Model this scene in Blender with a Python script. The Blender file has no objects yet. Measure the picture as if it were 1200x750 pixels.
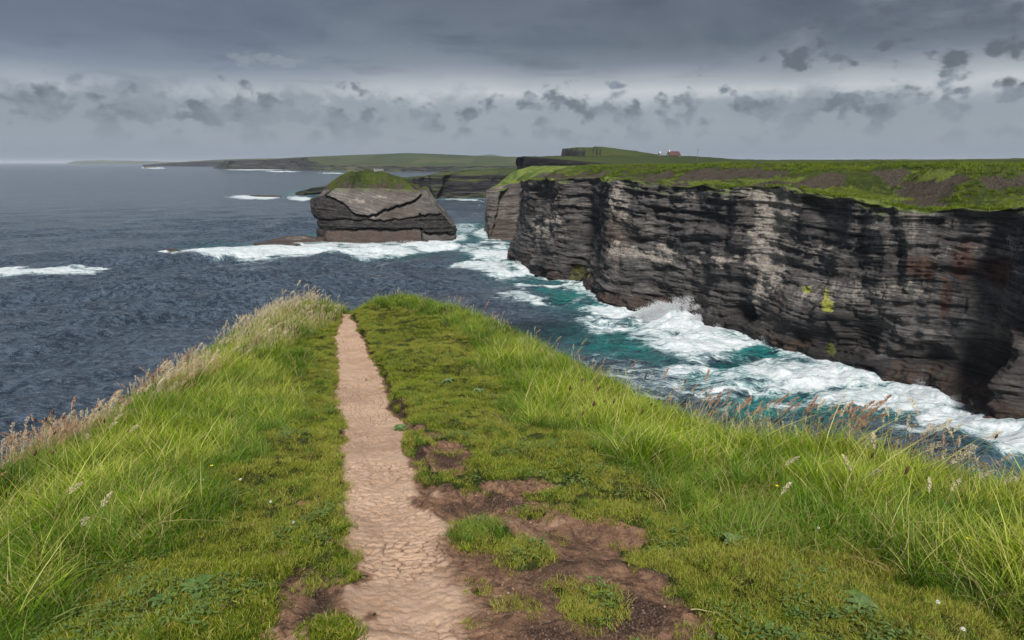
import bpy, math, random, time
import numpy as np
T0 = time.time()
rng = np.random.default_rng(7)
random.seed(7)
SC = bpy.context.scene
COL = SC.collection

# ------------------------------------------------------------------ camera, sky, sun, exposure
PITCH = math.radians(13.0)
EYE = np.array([0.0, 0.0, 35.0])
cam_d = bpy.data.cameras.new('camera')
cam_d.lens = 24.0; cam_d.sensor_width = 36.0
cam_d.clip_start = 0.05; cam_d.clip_end = 80000
cam = bpy.data.objects.new('camera', cam_d); COL.objects.link(cam)
cam.location = EYE; cam.rotation_euler = (math.pi/2 - PITCH, 0, 0)
SC.camera = cam
SC.view_settings.view_transform = 'Standard'; SC.view_settings.look = 'None'
SC.view_settings.exposure = 1.85; SC.view_settings.gamma = 1.0
SUN_EL, SUN_AZ = math.radians(47), math.radians(178)      # azimuth clockwise from +Y: behind the camera, to its right
sun_d = bpy.data.lights.new('sun', 'SUN'); sun_d.energy = 1.5; sun_d.angle = math.radians(11); sun_d.color = (1.0, 0.96, 0.9)
sun = bpy.data.objects.new('sun', sun_d); COL.objects.link(sun)
sun.rotation_euler = (math.pi/2 - SUN_EL, 0, -SUN_AZ + math.pi)
sun.location = (0, 0, 200)
try:
    SC.cycles.volume_step_rate = 4.0; SC.cycles.max_bounces = 8; SC.cycles.volume_bounces = 0
    SC.cycles.use_denoising = True
except Exception: pass

class NT:
    """small helper to write node trees tersely"""
    def __init__(s, tree): s.t = tree; s.t.nodes.clear()
    def n(s, typ, ins=None, **kw):
        nd = s.t.nodes.new(typ)
        for k, v in kw.items(): setattr(nd, k, v)
        for k, v in (ins or {}).items():
            sock = nd.inputs[k]
            s.set(sock, v)
        return nd
    def set(s, sock, v):
        if isinstance(v, bpy.types.NodeSocket): s.t.links.new(v, sock)
        elif isinstance(v, bpy.types.Node): s.t.links.new(v.outputs[0], sock)
        else:
            if isinstance(v, (tuple, list)) and len(v) == 3 and sock.type == 'RGBA': v = (*v, 1)
            sock.default_value = v
    def m(s, op, a, b=0.0, c=0.0, clamp=False):
        nd = s.t.nodes.new('ShaderNodeMath'); nd.operation = op; nd.use_clamp = clamp
        s.set(nd.inputs[0], a); s.set(nd.inputs[1], b); s.set(nd.inputs[2], c)
        return nd.outputs[0]
    def vm(s, op, a, b=(0, 0, 0)):
        nd = s.t.nodes.new('ShaderNodeVectorMath'); nd.operation = op
        s.set(nd.inputs[0], a)
        if op == 'SCALE': s.set(nd.inputs['Scale'], b)
        else: s.set(nd.inputs[1], b)
        return nd.outputs['Value'] if op in ('LENGTH', 'DOT_PRODUCT', 'DISTANCE') else nd.outputs[0]
    def step(s, v, lo, hi, o0=0.0, o1=1.0):
        nd = s.t.nodes.new('ShaderNodeMapRange'); nd.interpolation_type = 'SMOOTHSTEP'
        for i, q in enumerate((v, lo, hi, o0, o1)): s.set(nd.inputs[i], q)
        return nd.outputs[0]
    def mix(s, f, a, b, mode='MIX'):
        nd = s.t.nodes.new('ShaderNodeMix'); nd.data_type = 'RGBA'; nd.blend_type = mode
        s.set(nd.inputs[0], f); s.set(nd.inputs[6], a); s.set(nd.inputs[7], b)
        return nd.outputs[2]
    def noise(s, vec, scale, detail=4.0, rough=0.55, dist=0.0, typ='FBM'):
        nd = s.t.nodes.new('ShaderNodeTexNoise'); s.set(nd.inputs['Vector'], vec)
        nd.inputs['Scale'].default_value = scale; nd.inputs['Detail'].default_value = detail
        nd.inputs['Roughness'].default_value = rough; nd.inputs['Distortion'].default_value = dist
        return nd.outputs[0]
    def attr(s, name, typ='GEOMETRY'):
        nd = s.t.nodes.new('ShaderNodeAttribute'); nd.attribute_name = name; nd.attribute_type = typ
        return nd.outputs['Fac']
    def ramp(s, v, stops):
        nd = s.t.nodes.new('ShaderNodeValToRGB'); s.set(nd.inputs[0], v)
        cr = nd.color_ramp
        while len(cr.elements) > 1: cr.elements.remove(cr.elements[-1])
        for i, (p, c) in enumerate(stops):
            e = cr.elements[0] if i == 0 else cr.elements.new(p)
            e.position = p; e.color = (*c, 1) if len(c) == 3 else c
        return nd.outputs[0]

def srgb(r, g, b):
    f = lambda c: (c/255/12.92) if c/255 <= .04045 else ((c/255+.055)/1.055)**2.4
    return (f(r), f(g), f(b))

def build_world():
    w = bpy.data.worlds.new('World'); SC.world = w; w.use_nodes = True
    N = NT(w.node_tree)
    K = 2 ** -SC.view_settings.exposure                        # cloud radiances are given as they look after exposure
    def c(r, g, b, k=1.0): return tuple(v*K*k for v in srgb(r, g, b))
    tc = N.n('ShaderNodeTexCoord').outputs['Generated']
    sep = N.n('ShaderNodeSeparateXYZ', {0: tc})
    x, y, z = sep.outputs
    hor = N.m('SQRT', N.m('ADD', N.m('MULTIPLY', x, x), N.m('MULTIPLY', y, y)))
    e = N.m('DIVIDE', z, N.m('MAXIMUM', hor, .02))             # tangent of the elevation
    az = N.m('ARCTAN2', x, y)
    wv = N.n('ShaderNodeCombineXYZ', {0: N.m('MULTIPLY', az, 1.0), 1: N.m('MULTIPLY', e, 2.0), 2: 0.0}).outputs[0]
    warp = N.m('SUBTRACT', N.noise(wv, 5.0, 4), .5)
    lowwarp = N.m('SUBTRACT', N.noise(wv, 1.6, 3), .5)
    e2 = N.m('ADD', e, N.m('ADD', N.m('MULTIPLY', lowwarp, .075), N.m('MULTIPLY', warp, .012)))
    # backdrop from the horizon upwards: pale blue-grey air, the light gap, then the dark deck
    back = N.ramp(N.m('MULTIPLY', e2, 1/0.6), [
        (0.0, c(128,142,160)), (0.03/.6, c(142,153,167)), (.06/.6, c(154,162,172)), (.088/.6, c(192,195,199)),
        (.106/.6, c(162,166,173)), (.127/.6, c(120,127,140)), (.155/.6, c(88,95,108)), (.23/.6, c(74,79,91)), (.45/.6, c(104,109,118)), (1.0, c(136,141,149))])
    rgt = N.m('MULTIPLY', N.step(az, -.15, .25), N.step(e, .10, .16))
    back = N.mix(N.m('MULTIPLY', rgt, .45), back, c(72,75,84))
    # overhead: layered deck seen in perspective
    inv = N.m('DIVIDE', 1.0, N.m('ADD', N.m('MAXIMUM', z, 0.0), .07))
    deck = N.n('ShaderNodeCombineXYZ', {0: N.m('MULTIPLY', x, inv), 1: N.m('MULTIPLY', y, inv), 2: 0.0}).outputs[0]
    dn = N.noise(deck, .42, 6, .55, .6)
    dn2 = N.noise(deck, 1.6, 5, .6, .3)
    up = N.step(e2, .085, .14)
    dk = N.m('MULTIPLY', up, N.step(dn, .40, .68))
    back = N.mix(N.m('MULTIPLY', dk, .55), back, c(128,133,141))
    dk2 = N.m('MULTIPLY', up, N.step(dn2, .48, .72))
    back = N.mix(N.m('MULTIPLY', dk2, .5), back, c(64,68,78))
    left = N.m('MULTIPLY', N.step(az, .0, -.6), .25)
    back = N.mix(left, back, c(128,142,166))
    # the right side of the deck is more broken
    right = N.m('MULTIPLY', N.step(az, .12, .5), N.step(e, .08, .13))
    rn = N.noise(wv, 3.2, 7, .6, .4)
    back = N.mix(N.m('MULTIPLY', N.m('MULTIPLY', right, N.step(rn, .40, .6)), .75), back, c(142,147,154))
    # cumulus puffs, darker than the gap behind them
    def blob(px, py, rx, ry, amt):
        ax = math.atan((px-600)/800 / .98)
        d = np.array([(px-600)/800, math.cos(PITCH)+(375-py)/800*math.sin(PITCH), -math.sin(PITCH)+(375-py)/800*math.cos(PITCH)])
        a0 = math.atan2(d[0], d[1]); e0 = d[2]/math.hypot(d[0], d[1])
        da = N.m('DIVIDE', N.m('SUBTRACT', az, a0), rx/800)
        de = N.m('DIVIDE', N.m('SUBTRACT', e, e0), ry/800)
        # flat bases: fall off faster below than above
        q = N.m('ADD', N.m('MULTIPLY', da, da), N.m('MULTIPLY', de, de))
        return N.m('MULTIPLY', N.m('MAXIMUM', N.m('SUBTRACT', 1.0, q), 0.0), amt*1.5)
    pv = N.n('ShaderNodeCombineXYZ', {0: az, 1: N.m('MULTIPLY', e, 1.35), 2: 3.3}).outputs[0]
    puff = N.noise(pv, 15.0, 9, .60, .2)
    puff2 = N.noise(pv, 60.0, 6, .6, .2)
    vo = N.n('ShaderNodeTexVoronoi', {'Vector': N.vm('ADD', pv, N.vm('SCALE', N.n('ShaderNodeTexNoise', {'Vector': pv, 'Scale': 30.0, 'Detail': 4.0}).outputs['Color'], .022)), 'Scale': 24.0, 'Detail': 2.0, 'Roughness': .55, 'Smoothness': .35}, feature='SMOOTH_F1')
    bil = N.m('SUBTRACT', 1.0, vo.outputs['Distance'])
    pn = N.m('ADD', N.m('MULTIPLY', puff, .50), N.m('ADD', N.m('MULTIPLY', puff2, .18), N.m('MULTIPLY', bil, .26)))
    pn = N.m('ADD', N.m('MULTIPLY', N.m('SUBTRACT', pn, .5), 2.8), .565)
    cov = N.m('MULTIPLY', N.step(e, .118, .060), .40)
    lows = N.m('MULTIPLY', N.step(N.noise(wv, 2.3, 2), .35, .65), .05)
    cov = N.m('ADD', cov, N.m('MULTIPLY', lows, N.step(e, .14, .06)))
    bl = [(135,118,90,24,.20),(25,118,45,20,.16),(290,128,75,22,.2),(450,115,32,15,.22),(640,112,40,22,.2),(560,125,50,18,.14),
          (870,125,18,14,.24),(930,125,60,26,.2),(1000,117,50,14,.2),(1110,95,60,14,.22),(612,74,20,8,.22),(715,99,30,5,.2),(780,118,16,9,.2),(815,122,14,9,.2),(395,135,50,14,.14),(700,130,50,16,.16)]
    for q in bl: cov = N.m('ADD', cov, blob(*q))
    under = N.m('MULTIPLY', N.m('MULTIPLY', N.step(N.m('ADD', e, N.m('MULTIPLY', N.m('SUBTRACT', puff, .5), .11)), .100, .072), N.step(e, .015, .05)), N.step(N.noise(wv, 3.4, 4), .30, .60, .25, .8))
    back = N.mix(under, back, N.mix(N.step(e, .10, .04), c(118,127,140), c(134,145,158)))
    mask = N.step(N.m('ADD', pn, cov), .55, .88)
    mask = N.m('MULTIPLY', mask, N.step(e, .008, .05))
    shade = N.noise(pv, 22.0, 5, .6)
    ccol = N.mix(N.step(N.m('ADD', shade, N.m('MULTIPLY', N.m('SUBTRACT', .11, e), 1.2)), .42, .68), c(84,93,107), c(126,135,148))
    ccol = N.mix(N.step(e, .075, .025), ccol, c(122,135,152))
    back = N.mix(N.m('MULTIPLY', mask, .9), back, ccol)
    # heavier dark clouds on the upper right
    cv = None
    for q in [(965,66,75,22,.32),(1150,42,95,30,.34),(1010,18,120,16,.2),(1190,90,35,9,.25),(320,72,60,16,-.3),(470,52,40,9,-.2)]:
        b = blob(*q); cv = b if cv is None else N.m('ADD', cv, b)
    hv = N.m('MULTIPLY', N.step(N.m('ADD', pn, cv), .48, .78), N.step(cv, .0, .16))
    back = N.mix(N.m('MULTIPLY', hv, .9), back, c(80,83,91))
    lt = N.m('MULTIPLY', N.step(N.m('SUBTRACT', pn, cv), .64, .86), N.step(cv, .0, -.1))
    back = N.mix(N.m('MULTIPLY', lt, .55), back, c(142,146,155))
    # below the horizon the world is never seen past the sea
    sky = N.n('ShaderNodeTexSky', sky_type='NISHITA', sun_disc=False, sun_elevation=SUN_EL, sun_rotation=SUN_AZ)
    bg1 = N.n('ShaderNodeBackground', {'Color': sky, 'Strength': .05})
    bg2 = N.n('ShaderNodeBackground', {'Color': back, 'Strength': 1.0})
    mx = N.n('ShaderNodeMixShader', {0: .93, 1: bg1, 2: bg2})
    N.n('ShaderNodeOutputWorld', {0: mx.outputs[0]})
build_world()

# ------------------------------------------------------------------ numeric helpers
CP, SP = math.cos(PITCH), math.sin(PITCH)
def ray(px, py):
    u = (375-py)/800
    return np.array([(px-600)/800, CP+u*SP, -SP+u*CP])
def sea_pt(px, py, z=0.0):
    d = ray(px, py); t = (z-35)/d[2]; return np.array([d[0]*t, d[1]*t])
def at_y(px, py, Y):
    d = ray(px, py); t = Y/d[1]; return np.array([d[0]*t, Y, 35+d[2]*t])
def w2p(x, y, z):
    dz = z-35; dep = y*CP-dz*SP; dep = np.where(np.abs(dep) < 1e-3, 1e-3, dep)
    return 600+800*x/dep, 375-800*(y*SP+dz*CP)/dep, dep
def sm(a, b, x):
    t = np.clip((x-a)/(b-a), 0, 1); return t*t*(3-2*t)
def _h(i, j, k, seed):
    with np.errstate(over='ignore'):
        h = (i.astype(np.uint32)*np.uint32(374761393)) ^ (j.astype(np.uint32)*np.uint32(668265263)) ^ (k.astype(np.uint32)*np.uint32(2147483647)) ^ np.uint32((seed*1274126177) & 0xffffffff)
        h = (h ^ (h >> np.uint32(13)))*np.uint32(1274126177)
        h = h ^ (h >> np.uint32(16))
    return h.astype(np.float64)/4294967295.0
def vnoise(x, y, z=0.0, seed=0):
    x, y, z = np.broadcast_arrays(np.asarray(x, float), np.asarray(y, float), np.asarray(z, float))
    xi, yi, zi = np.floor(x), np.floor(y), np.floor(z)
    fx, fy, fz = x-xi, y-yi, z-zi
    fx, fy, fz = [f*f*f*(f*(f*6-15)+10) for f in (fx, fy, fz)]
    xi, yi, zi = [v.astype(np.int64) for v in (xi, yi, zi)]
    r = 0
    for a in (0, 1):
        for b in (0, 1):
            for c in (0, 1):
                w = (fx if a else 1-fx)*(fy if b else 1-fy)*(fz if c else 1-fz)
                r = r + w*_h(xi+a, yi+b, zi+c, seed)
    return r*2-1
def fbm(x, y, z=0.0, oct=4, seed=0, gain=.5):
    a, s, n = 1.0, 0.0, 0.0
    for o in range(oct):
        s = s+a*vnoise(x, y, z, seed+o*17); n += a; a *= gain
        x = np.asarray(x)*2.03+5.1; y = np.asarray(y)*2.03+1.7; z = np.asarray(z)*2.03+3.3
    return s/n*1.5
def hash1(i, seed=0):
    i = np.asarray(i).astype(np.int64); return _h(i, i*0+3, i*0+11, seed)
def voro(x, y, seed=0):
    xi, yi = np.floor(x).astype(np.int64), np.floor(y).astype(np.int64)
    f1 = np.full(x.shape, 9.0); f2 = np.full(x.shape, 9.0); cid = np.zeros(x.shape)
    for a in (-1, 0, 1):
        for b in (-1, 0, 1):
            cx, cy = xi+a, yi+b
            px = cx+.1+.8*_h(cx, cy, cx*0, seed); py = cy+.1+.8*_h(cx, cy, cx*0+1, seed)
            d = np.hypot(px-x, py-y)
            n1 = d < f1
            f2 = np.where(n1, f1, np.minimum(f2, d)); cid = np.where(n1, _h(cx, cy, cx*0+2, seed), cid); f1 = np.where(n1, d, f1)
    return f1, f2, cid
def ell(px, py, L):
    """soft union of ellipses (x,y,rx,ry[,strength]) -> 1 in the middle, 0 at the rim, negative outside"""
    r = np.full(px.shape, -9.0)
    for q in L:
        k = q[4] if len(q) > 4 else 1.0
        d = 1-np.sqrt(((px-q[0])/q[2])**2+((py-q[1])/q[3])**2)
        r = np.maximum(r, d*k)
    return r

def mesh(name, V, F, mats, attrs=None, parent=None, smooth=True, link=True, mi=None):
    me = bpy.data.meshes.new(name)
    V = np.asarray(V, np.float32).reshape(-1, 3); F = np.asarray(F, np.int32)
    k = F.shape[1]
    me.vertices.add(len(V)); me.vertices.foreach_set('co', V.ravel())
    me.loops.add(F.size); me.loops.foreach_set('vertex_index', F.ravel())
    me.polygons.add(len(F)); me.polygons.foreach_set('loop_start', np.arange(0, F.size, k, dtype=np.int32))
    if mi is not None: me.polygons.foreach_set('material_index', np.asarray(mi, np.int32))
    me.polygons.foreach_set('use_smooth', np.full(len(F), smooth))
    for n, a in (attrs or {}).items():
        at = me.attributes.new(n, 'FLOAT', 'POINT'); at.data.foreach_set('value', np.asarray(a, np.float32).ravel())
    me.update(calc_edges=True); me.validate()
    for mt in (mats if isinstance(mats, (list, tuple)) else [mats]): me.materials.append(mt)
    o = bpy.data.objects.new(name, me)
    if link: COL.objects.link(o)
    if parent: o.parent = parent
    return o
def gridF(nr, nc, keep=None):
    i = np.arange(nr*nc).reshape(nr, nc)
    F = np.stack([i[:-1, :-1], i[:-1, 1:], i[1:, 1:], i[1:, :-1]], -1).reshape(-1, 4)
    if keep is not None:
        k = keep[:-1, :-1] | keep[:-1, 1:] | keep[1:, 1:] | keep[1:, :-1]
        F = F[k.ravel()]
        u, inv = np.unique(F, return_inverse=True)
        return inv.reshape(F.shape), u
    return F
def tag(o, label=None, cat=None, group=None, kind=None):
    if label: o['label'] = label
    if cat: o['category'] = cat
    if group: o['group'] = group
    if kind: o['kind'] = kind
    return o
def empty(name, loc, rz=0.0):
    o = bpy.data.objects.new(name, None); COL.objects.link(o); o.empty_display_size = .1
    o.location = loc; o.rotation_euler = (0, 0, rz); return o

# ------------------------------------------------------------------ materials
def mat(name):
    m = bpy.data.materials.new(name); m.use_nodes = True
    return m, NT(m.node_tree)
def out(N, sh): N.n('ShaderNodeOutputMaterial', {'Surface': sh})
def bsdf(N, col, rough=.8, spec=.3, nrm=None, **kw):
    ins = {'Base Color': col, 'Roughness': rough, 'Specular IOR Level': spec}
    if nrm is not None: ins['Normal'] = nrm
    ins.update(kw)
    return N.n('ShaderNodeBsdfPrincipled', ins).outputs[0]
def bump(N, h, dist=.1, st=1.0, nrm=None):
    ins = {'Height': h, 'Distance': dist, 'Strength': st}
    if nrm is not None: ins['Normal'] = nrm
    return N.n('ShaderNodeBump', ins).outputs[0]

def m_sea():
    m, N = mat('sea_water')
    pos = N.n('ShaderNodeNewGeometry').outputs['Position']
    dist = N.vm('LENGTH', pos)
    wvv = N.vm('MULTIPLY', pos, (1.0, 1.0, 0.0))
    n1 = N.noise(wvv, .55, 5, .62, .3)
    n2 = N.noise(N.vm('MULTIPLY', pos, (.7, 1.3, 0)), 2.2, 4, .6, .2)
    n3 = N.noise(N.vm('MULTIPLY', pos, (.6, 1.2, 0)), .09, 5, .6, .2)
    fade = N.step(dist, 150, 900, 1.0, .35)
    h = N.m('ADD', N.m('MULTIPLY', n1, 1.7), N.m('MULTIPLY', n2, .62))
    h = N.m('ADD', h, N.m('MULTIPLY', n3, 2.2))
    n4 = N.noise(N.vm('MULTIPLY', pos, (.5, 1.2, 0)), .03, 5, .65, .2)
    h = N.m('ADD', h, N.m('MULTIPLY', N.m('MULTIPLY', n4, 22.0), N.step(dist, 200, 800)))
    nb = bump(N, h, 1.7, 1.0)
    foam = N.attr('foam'); tq = N.attr('turq')
    # marbled foam
    fv = N.vm('MULTIPLY', pos, (1.0, 1.0, 0.0))
    wrp = N.n('ShaderNodeTexNoise', {'Vector': fv, 'Scale': .11, 'Detail': 3.0}).outputs['Color']
    fv2 = N.vm('ADD', fv, N.vm('SCALE', N.vm('SUBTRACT', wrp, (.5, .5, .5)), 9.0))
    mp = N.n('ShaderNodeMapping', {'Vector': fv2, 'Rotation': (0, 0, math.radians(58)), 'Scale': (.55, 1.25, 1)}); fv2 = mp.outputs[0]
    fa = N.noise(fv2, .40, 10, .68, .7)
    fb = N.noise(fv2, .90, 7, .64, 1.0)
    rid = N.m('SUBTRACT', 1.0, N.m('MULTIPLY', N.m('ABSOLUTE', N.m('SUBTRACT', fb, .5)), 5.0))   # thin veins
    rid2 = N.m('SUBTRACT', 1.0, N.m('MULTIPLY', N.m('ABSOLUTE', N.m('SUBTRACT', N.noise(fv2, 1.3, 5, .6, .6), .5)), 5.0))
    fn = N.m('ADD', N.m('ADD', N.m('MULTIPLY', N.m('ADD', N.m('MULTIPLY', N.m('SUBTRACT', fa, .5), 1.5), .5), .72), N.m('MULTIPLY', N.m('MAXIMUM', rid, 0.0), .18)), N.m('MULTIPLY', N.m('MAXIMUM', rid2, 0.0), .12))
    th = N.m('SUBTRACT', .905, N.m('MULTIPLY', foam, .43))
    fm = N.step(N.m('SUBTRACT', fn, th), -.13, .20)
    fm = N.m('MULTIPLY', fm, N.step(foam, .01, .14))
    # scattered whitecaps on open water
    wc = N.noise(N.vm('MULTIPLY', pos, (.5, 1.6, 0)), .16, 6, .6, .3)
    wcm = N.m('MULTIPLY', N.step(wc, .715, .75), .45)
    fm = N.m('MAXIMUM', fm, wcm)
    deep = N.mix(N.step(N.m('ADD', N.m('MULTIPLY', n3, .2), N.m('ADD', N.m('MULTIPLY', n2, .3), N.m('MULTIPLY', n1, .5))), .40, .60), (.024, .038, .060), (.115, .158, .215))  # light and dark of the wavelets painted into the water colour
    deep = N.mix(N.m('MULTIPLY', N.attr('clear'), .8), deep, (.006, .022, .032))
    wat = N.mix(N.m('MULTIPLY', tq, N.step(fa, .36, .56)), deep, (.02, .25, .24))
    thin = N.m('MULTIPLY', N.step(fn, N.m('SUBTRACT', th, .2), N.m('ADD', th, .06)), N.step(foam, .05, .5))
    wat = N.mix(N.m('MULTIPLY', thin, .55), wat, (.13, .28, .30))
    fcol = N.mix(N.step(N.m('ADD', N.m('MULTIPLY', fb, .6), N.m('MULTIPLY', fa, .4)), .36, .58), (.32, .42, .45), (.66, .69, .71))
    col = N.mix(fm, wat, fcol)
    rough = N.step(fm, 0, .5, .13, .8)
    fbump = bump(N, N.m('ADD', N.m('MULTIPLY', fa, 1.0), N.m('MULTIPLY', fb, .5)), .8, .8)
    nv = N.n('ShaderNodeMix', {0: N.m('MULTIPLY', fm, 1.0)}, data_type='VECTOR')
    N.set(nv.inputs[4], nb); N.set(nv.inputs[5], fbump)
    sh = N.n('ShaderNodeBsdfPrincipled', {'Base Color': col, 'Roughness': rough, 'IOR': 1.33, 'Normal': nv.outputs[1], 'Specular IOR Level': N.step(fm, 0, .5, .5, .15)})
    out(N, sh.outputs[0]); return m

def m_rock(name='cliff_rock', base=((.021,.021,.024),(.122,.113,.106)), scale=1.0, strata=1.0, dip=(0.0, 0.0)):
    m, N = mat(name)
    g = N.n('ShaderNodeNewGeometry'); pos = g.outputs['Position']
    sep = N.n('ShaderNodeSeparateXYZ', {0: pos})
    big = N.noise(pos, .035*scale, 3, .5)
    zz = N.m('ADD', sep.outputs[2], N.m('MULTIPLY', big, 9.0))
    zz = N.m('ADD', zz, N.m('ADD', N.m('MULTIPLY', sep.outputs[0], dip[0]), N.m('MULTIPLY', sep.outputs[1], dip[1])))
    sv = N.n('ShaderNodeCombineXYZ', {0: N.m('MULTIPLY', sep.outputs[0], .09), 1: N.m('MULTIPLY', sep.outputs[1], .09), 2: N.m('MULTIPLY', zz, 1.0)}).outputs[0]
    bands = N.noise(sv, 1.1*strata*scale, 9, .76, .25)
    mid = N.noise(pos, .22*scale, 6, .62, .3)
    fine = N.noise(pos, 1.7*scale, 6, .68)
    vs = N.noise(N.vm('MULTIPLY', pos, (.5, .5, .06)), .9*scale, 5, .6, .4)
    t = N.m('ADD', N.m('MULTIPLY', bands, .60), N.m('ADD', N.m('MULTIPLY', mid, .22), N.m('MULTIPLY', fine, .26)))
    col = N.ramp(t, [(.44, base[0]), (.51, tuple((a*.6+b*.4) for a, b in zip(*base))), (.58, base[1]), (.70, tuple(min(1, v*2.1) for v in base[1]))])
    sv2 = N.n('ShaderNodeCombineXYZ', {0: N.m('MULTIPLY', sep.outputs[0], .05), 1: N.m('MULTIPLY', sep.outputs[1], .05), 2: N.m('MULTIPLY', zz, 3.6*scale)}).outputs[0]
    thin = N.noise(sv2, 1.0, 5, .6, .15)
    col = N.mix(N.m('MULTIPLY', N.step(thin, .56, .68), .5), col, tuple(min(1, v*1.9) for v in base[1]))
    col = N.mix(N.m('MULTIPLY', N.step(thin, .43, .34), .7), col, tuple(v*.5 for v in base[0]))
    big2 = N.noise(pos, .075*scale, 4, .6)
    col = N.mix(N.step(big2, .40, .62, .45, 0.0), col, (.020, .020, .023))
    brown = N.step(N.noise(pos, .06*scale, 4), .5, .7)
    col = N.mix(N.m('MULTIPLY', brown, .5), col, N.mix(1.0, col, (1.2, .92, .72), 'MULTIPLY'))
    for nm, cc, lo, hi in (('tan', (.44, .39, .34), .46, .60), ('rust', (.10, .042, .026), .42, .56), ('lich', (.44, .46, .05), .45, .58), ('wet', (.012, .010, .010), .3, .55), ('brown', (.10, .062, .045), .38, .6)):
        a = N.attr(nm)
        tex = N.m('ADD', N.m('MULTIPLY', vs, .5), N.m('MULTIPLY', fine, .5)) if nm != 'tan' else N.m('ADD', N.m('MULTIPLY', vs, .5), N.m('ADD', N.m('MULTIPLY', thin, .35), N.m('MULTIPLY', fine, .17)))
        f = N.m('MULTIPLY', N.step(N.m('ADD', tex, N.m('MULTIPLY', N.m('SUBTRACT', a, .5), .3)), lo, hi), N.step(a, .0, .35))
        col = N.mix(N.m('MULTIPLY', f, .75), col, N.mix(N.step(fine, .35, .6), tuple(v*.5 for v in cc), cc))
    nz = N.n('ShaderNodeSeparateXYZ', {0: g.outputs['Normal']}).outputs[2]
    veg = N.m('MULTIPLY', N.attr('veg'), N.step(N.m('ADD', nz, N.m('MULTIPLY', fine, .5)), .55, .9))
    gcol = N.mix(N.step(mid, .4, .6), (.05, .085, .015), (.14, .18, .03))
    col = N.mix(veg, col, gcol)
    hgt = N.m('ADD', N.m('ADD', N.m('MULTIPLY', bands, 1.3), N.m('MULTIPLY', thin, .35)), N.m('ADD', N.m('MULTIPLY', mid, .9), N.m('MULTIPLY', fine, .4)))
    nb = bump(N, hgt, .9/scale, .9)
    out(N, bsdf(N, col, .72, .35, nb)); return m

def m_turf(name, dark, lime, soil, sc=1.0):
    m, N = mat(name)
    pos = N.n('ShaderNodeNewGeometry').outputs['Position']
    a = N.noise(pos, .05*sc, 6, .6, .4); b = N.noise(pos, .6*sc, 6, .7); c = N.noise(pos, 3.0*sc, 4, .7)
    t = N.m('ADD', N.m('MULTIPLY', a, .5), N.m('ADD', N.m('MULTIPLY', b, .35), N.m('MULTIPLY', c, .2)))
    col = N.ramp(t, [(.36, tuple(v*.55 for v in dark)), (.48, dark), (.60, tuple((p+q)/2 for p, q in zip(dark, lime))), (.72, lime)])
    la = N.attr('lime'); col = N.mix(N.m('MULTIPLY', N.step(N.m('ADD', b, N.m('MULTIPLY', la, .5)), .55, .75), N.step(la, 0, .2)), col, N.mix(N.step(c, .35, .65), tuple(v*.8 for v in lime), tuple(v*1.4 for v in lime)))
    sa = N.attr('scree')
    scol = N.mix(N.step(c, .35, .65), soil, tuple(v*2.2 for v in soil))
    scol = N.mix(N.step(b, .55, .68), scol, (.035, .03, .027))
    col = N.mix(N.step(N.m('ADD', N.m('MULTIPLY', b, .6), N.m('MULTIPLY', sa, .9)), .55, .72), col, scol)
    heath = N.step(N.noise(pos, .13*sc, 6, .65), .52, .66)
    col = N.mix(N.m('MULTIPLY', heath, .55), col, (.055, .048, .022))
    nb = bump(N, N.m('ADD', b, N.m('MULTIPLY', c, .5)), 1.2/sc, 1.0)
    out(N, bsdf(N, col, .9, .1, nb)); return m

def m_far(name):
    """distant land: cliff colour where steep, field colours on top"""
    m, N = mat(name)
    g = N.n('ShaderNodeNewGeometry'); pos = g.outputs['Position']
    nz = N.n('ShaderNodeSeparateXYZ', {0: g.outputs['True Normal']}).outputs[2]
    a = N.noise(pos, .004, 5, .6); b = N.noise(pos, .03, 6, .65)
    vor = N.n('ShaderNodeTexVoronoi', {'Vector': N.vm('MULTIPLY', pos, (1, .6, 0)), 'Scale': .006, 'Randomness': .8})
    fcol = N.n('ShaderNodeSeparateXYZ', {0: vor.outputs['Color']}).outputs[0]
    grass = N.ramp(N.m('ADD', N.m('MULTIPLY', a, .5), N.m('ADD', N.m('MULTIPLY', b, .25), N.m('MULTIPLY', fcol, .25))),
                   [(.3, (.022, .034, .012)), (.45, (.040, .056, .018)), (.6, (.062, .074, .024)), (.75, (.10, .09, .045))])
    sv = N.vm('MULTIPLY', pos, (.01, .01, .35))
    st = N.noise(sv, 1.0, 6, .65, .2)
    rock = N.ramp(st, [(.35, (.009, .009, .012)), (.55, (.026, .025, .027)), (.72, (.06, .056, .053))])
    col = N.mix(N.step(N.m('ADD', nz, N.m('MULTIPLY', N.m('SUBTRACT', b, .5), .3)), .62, .85), rock, grass)
    out(N, bsdf(N, col, .9, .15, bump(N, N.m('ADD', st, b), 3.0, .6))); return m

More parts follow.
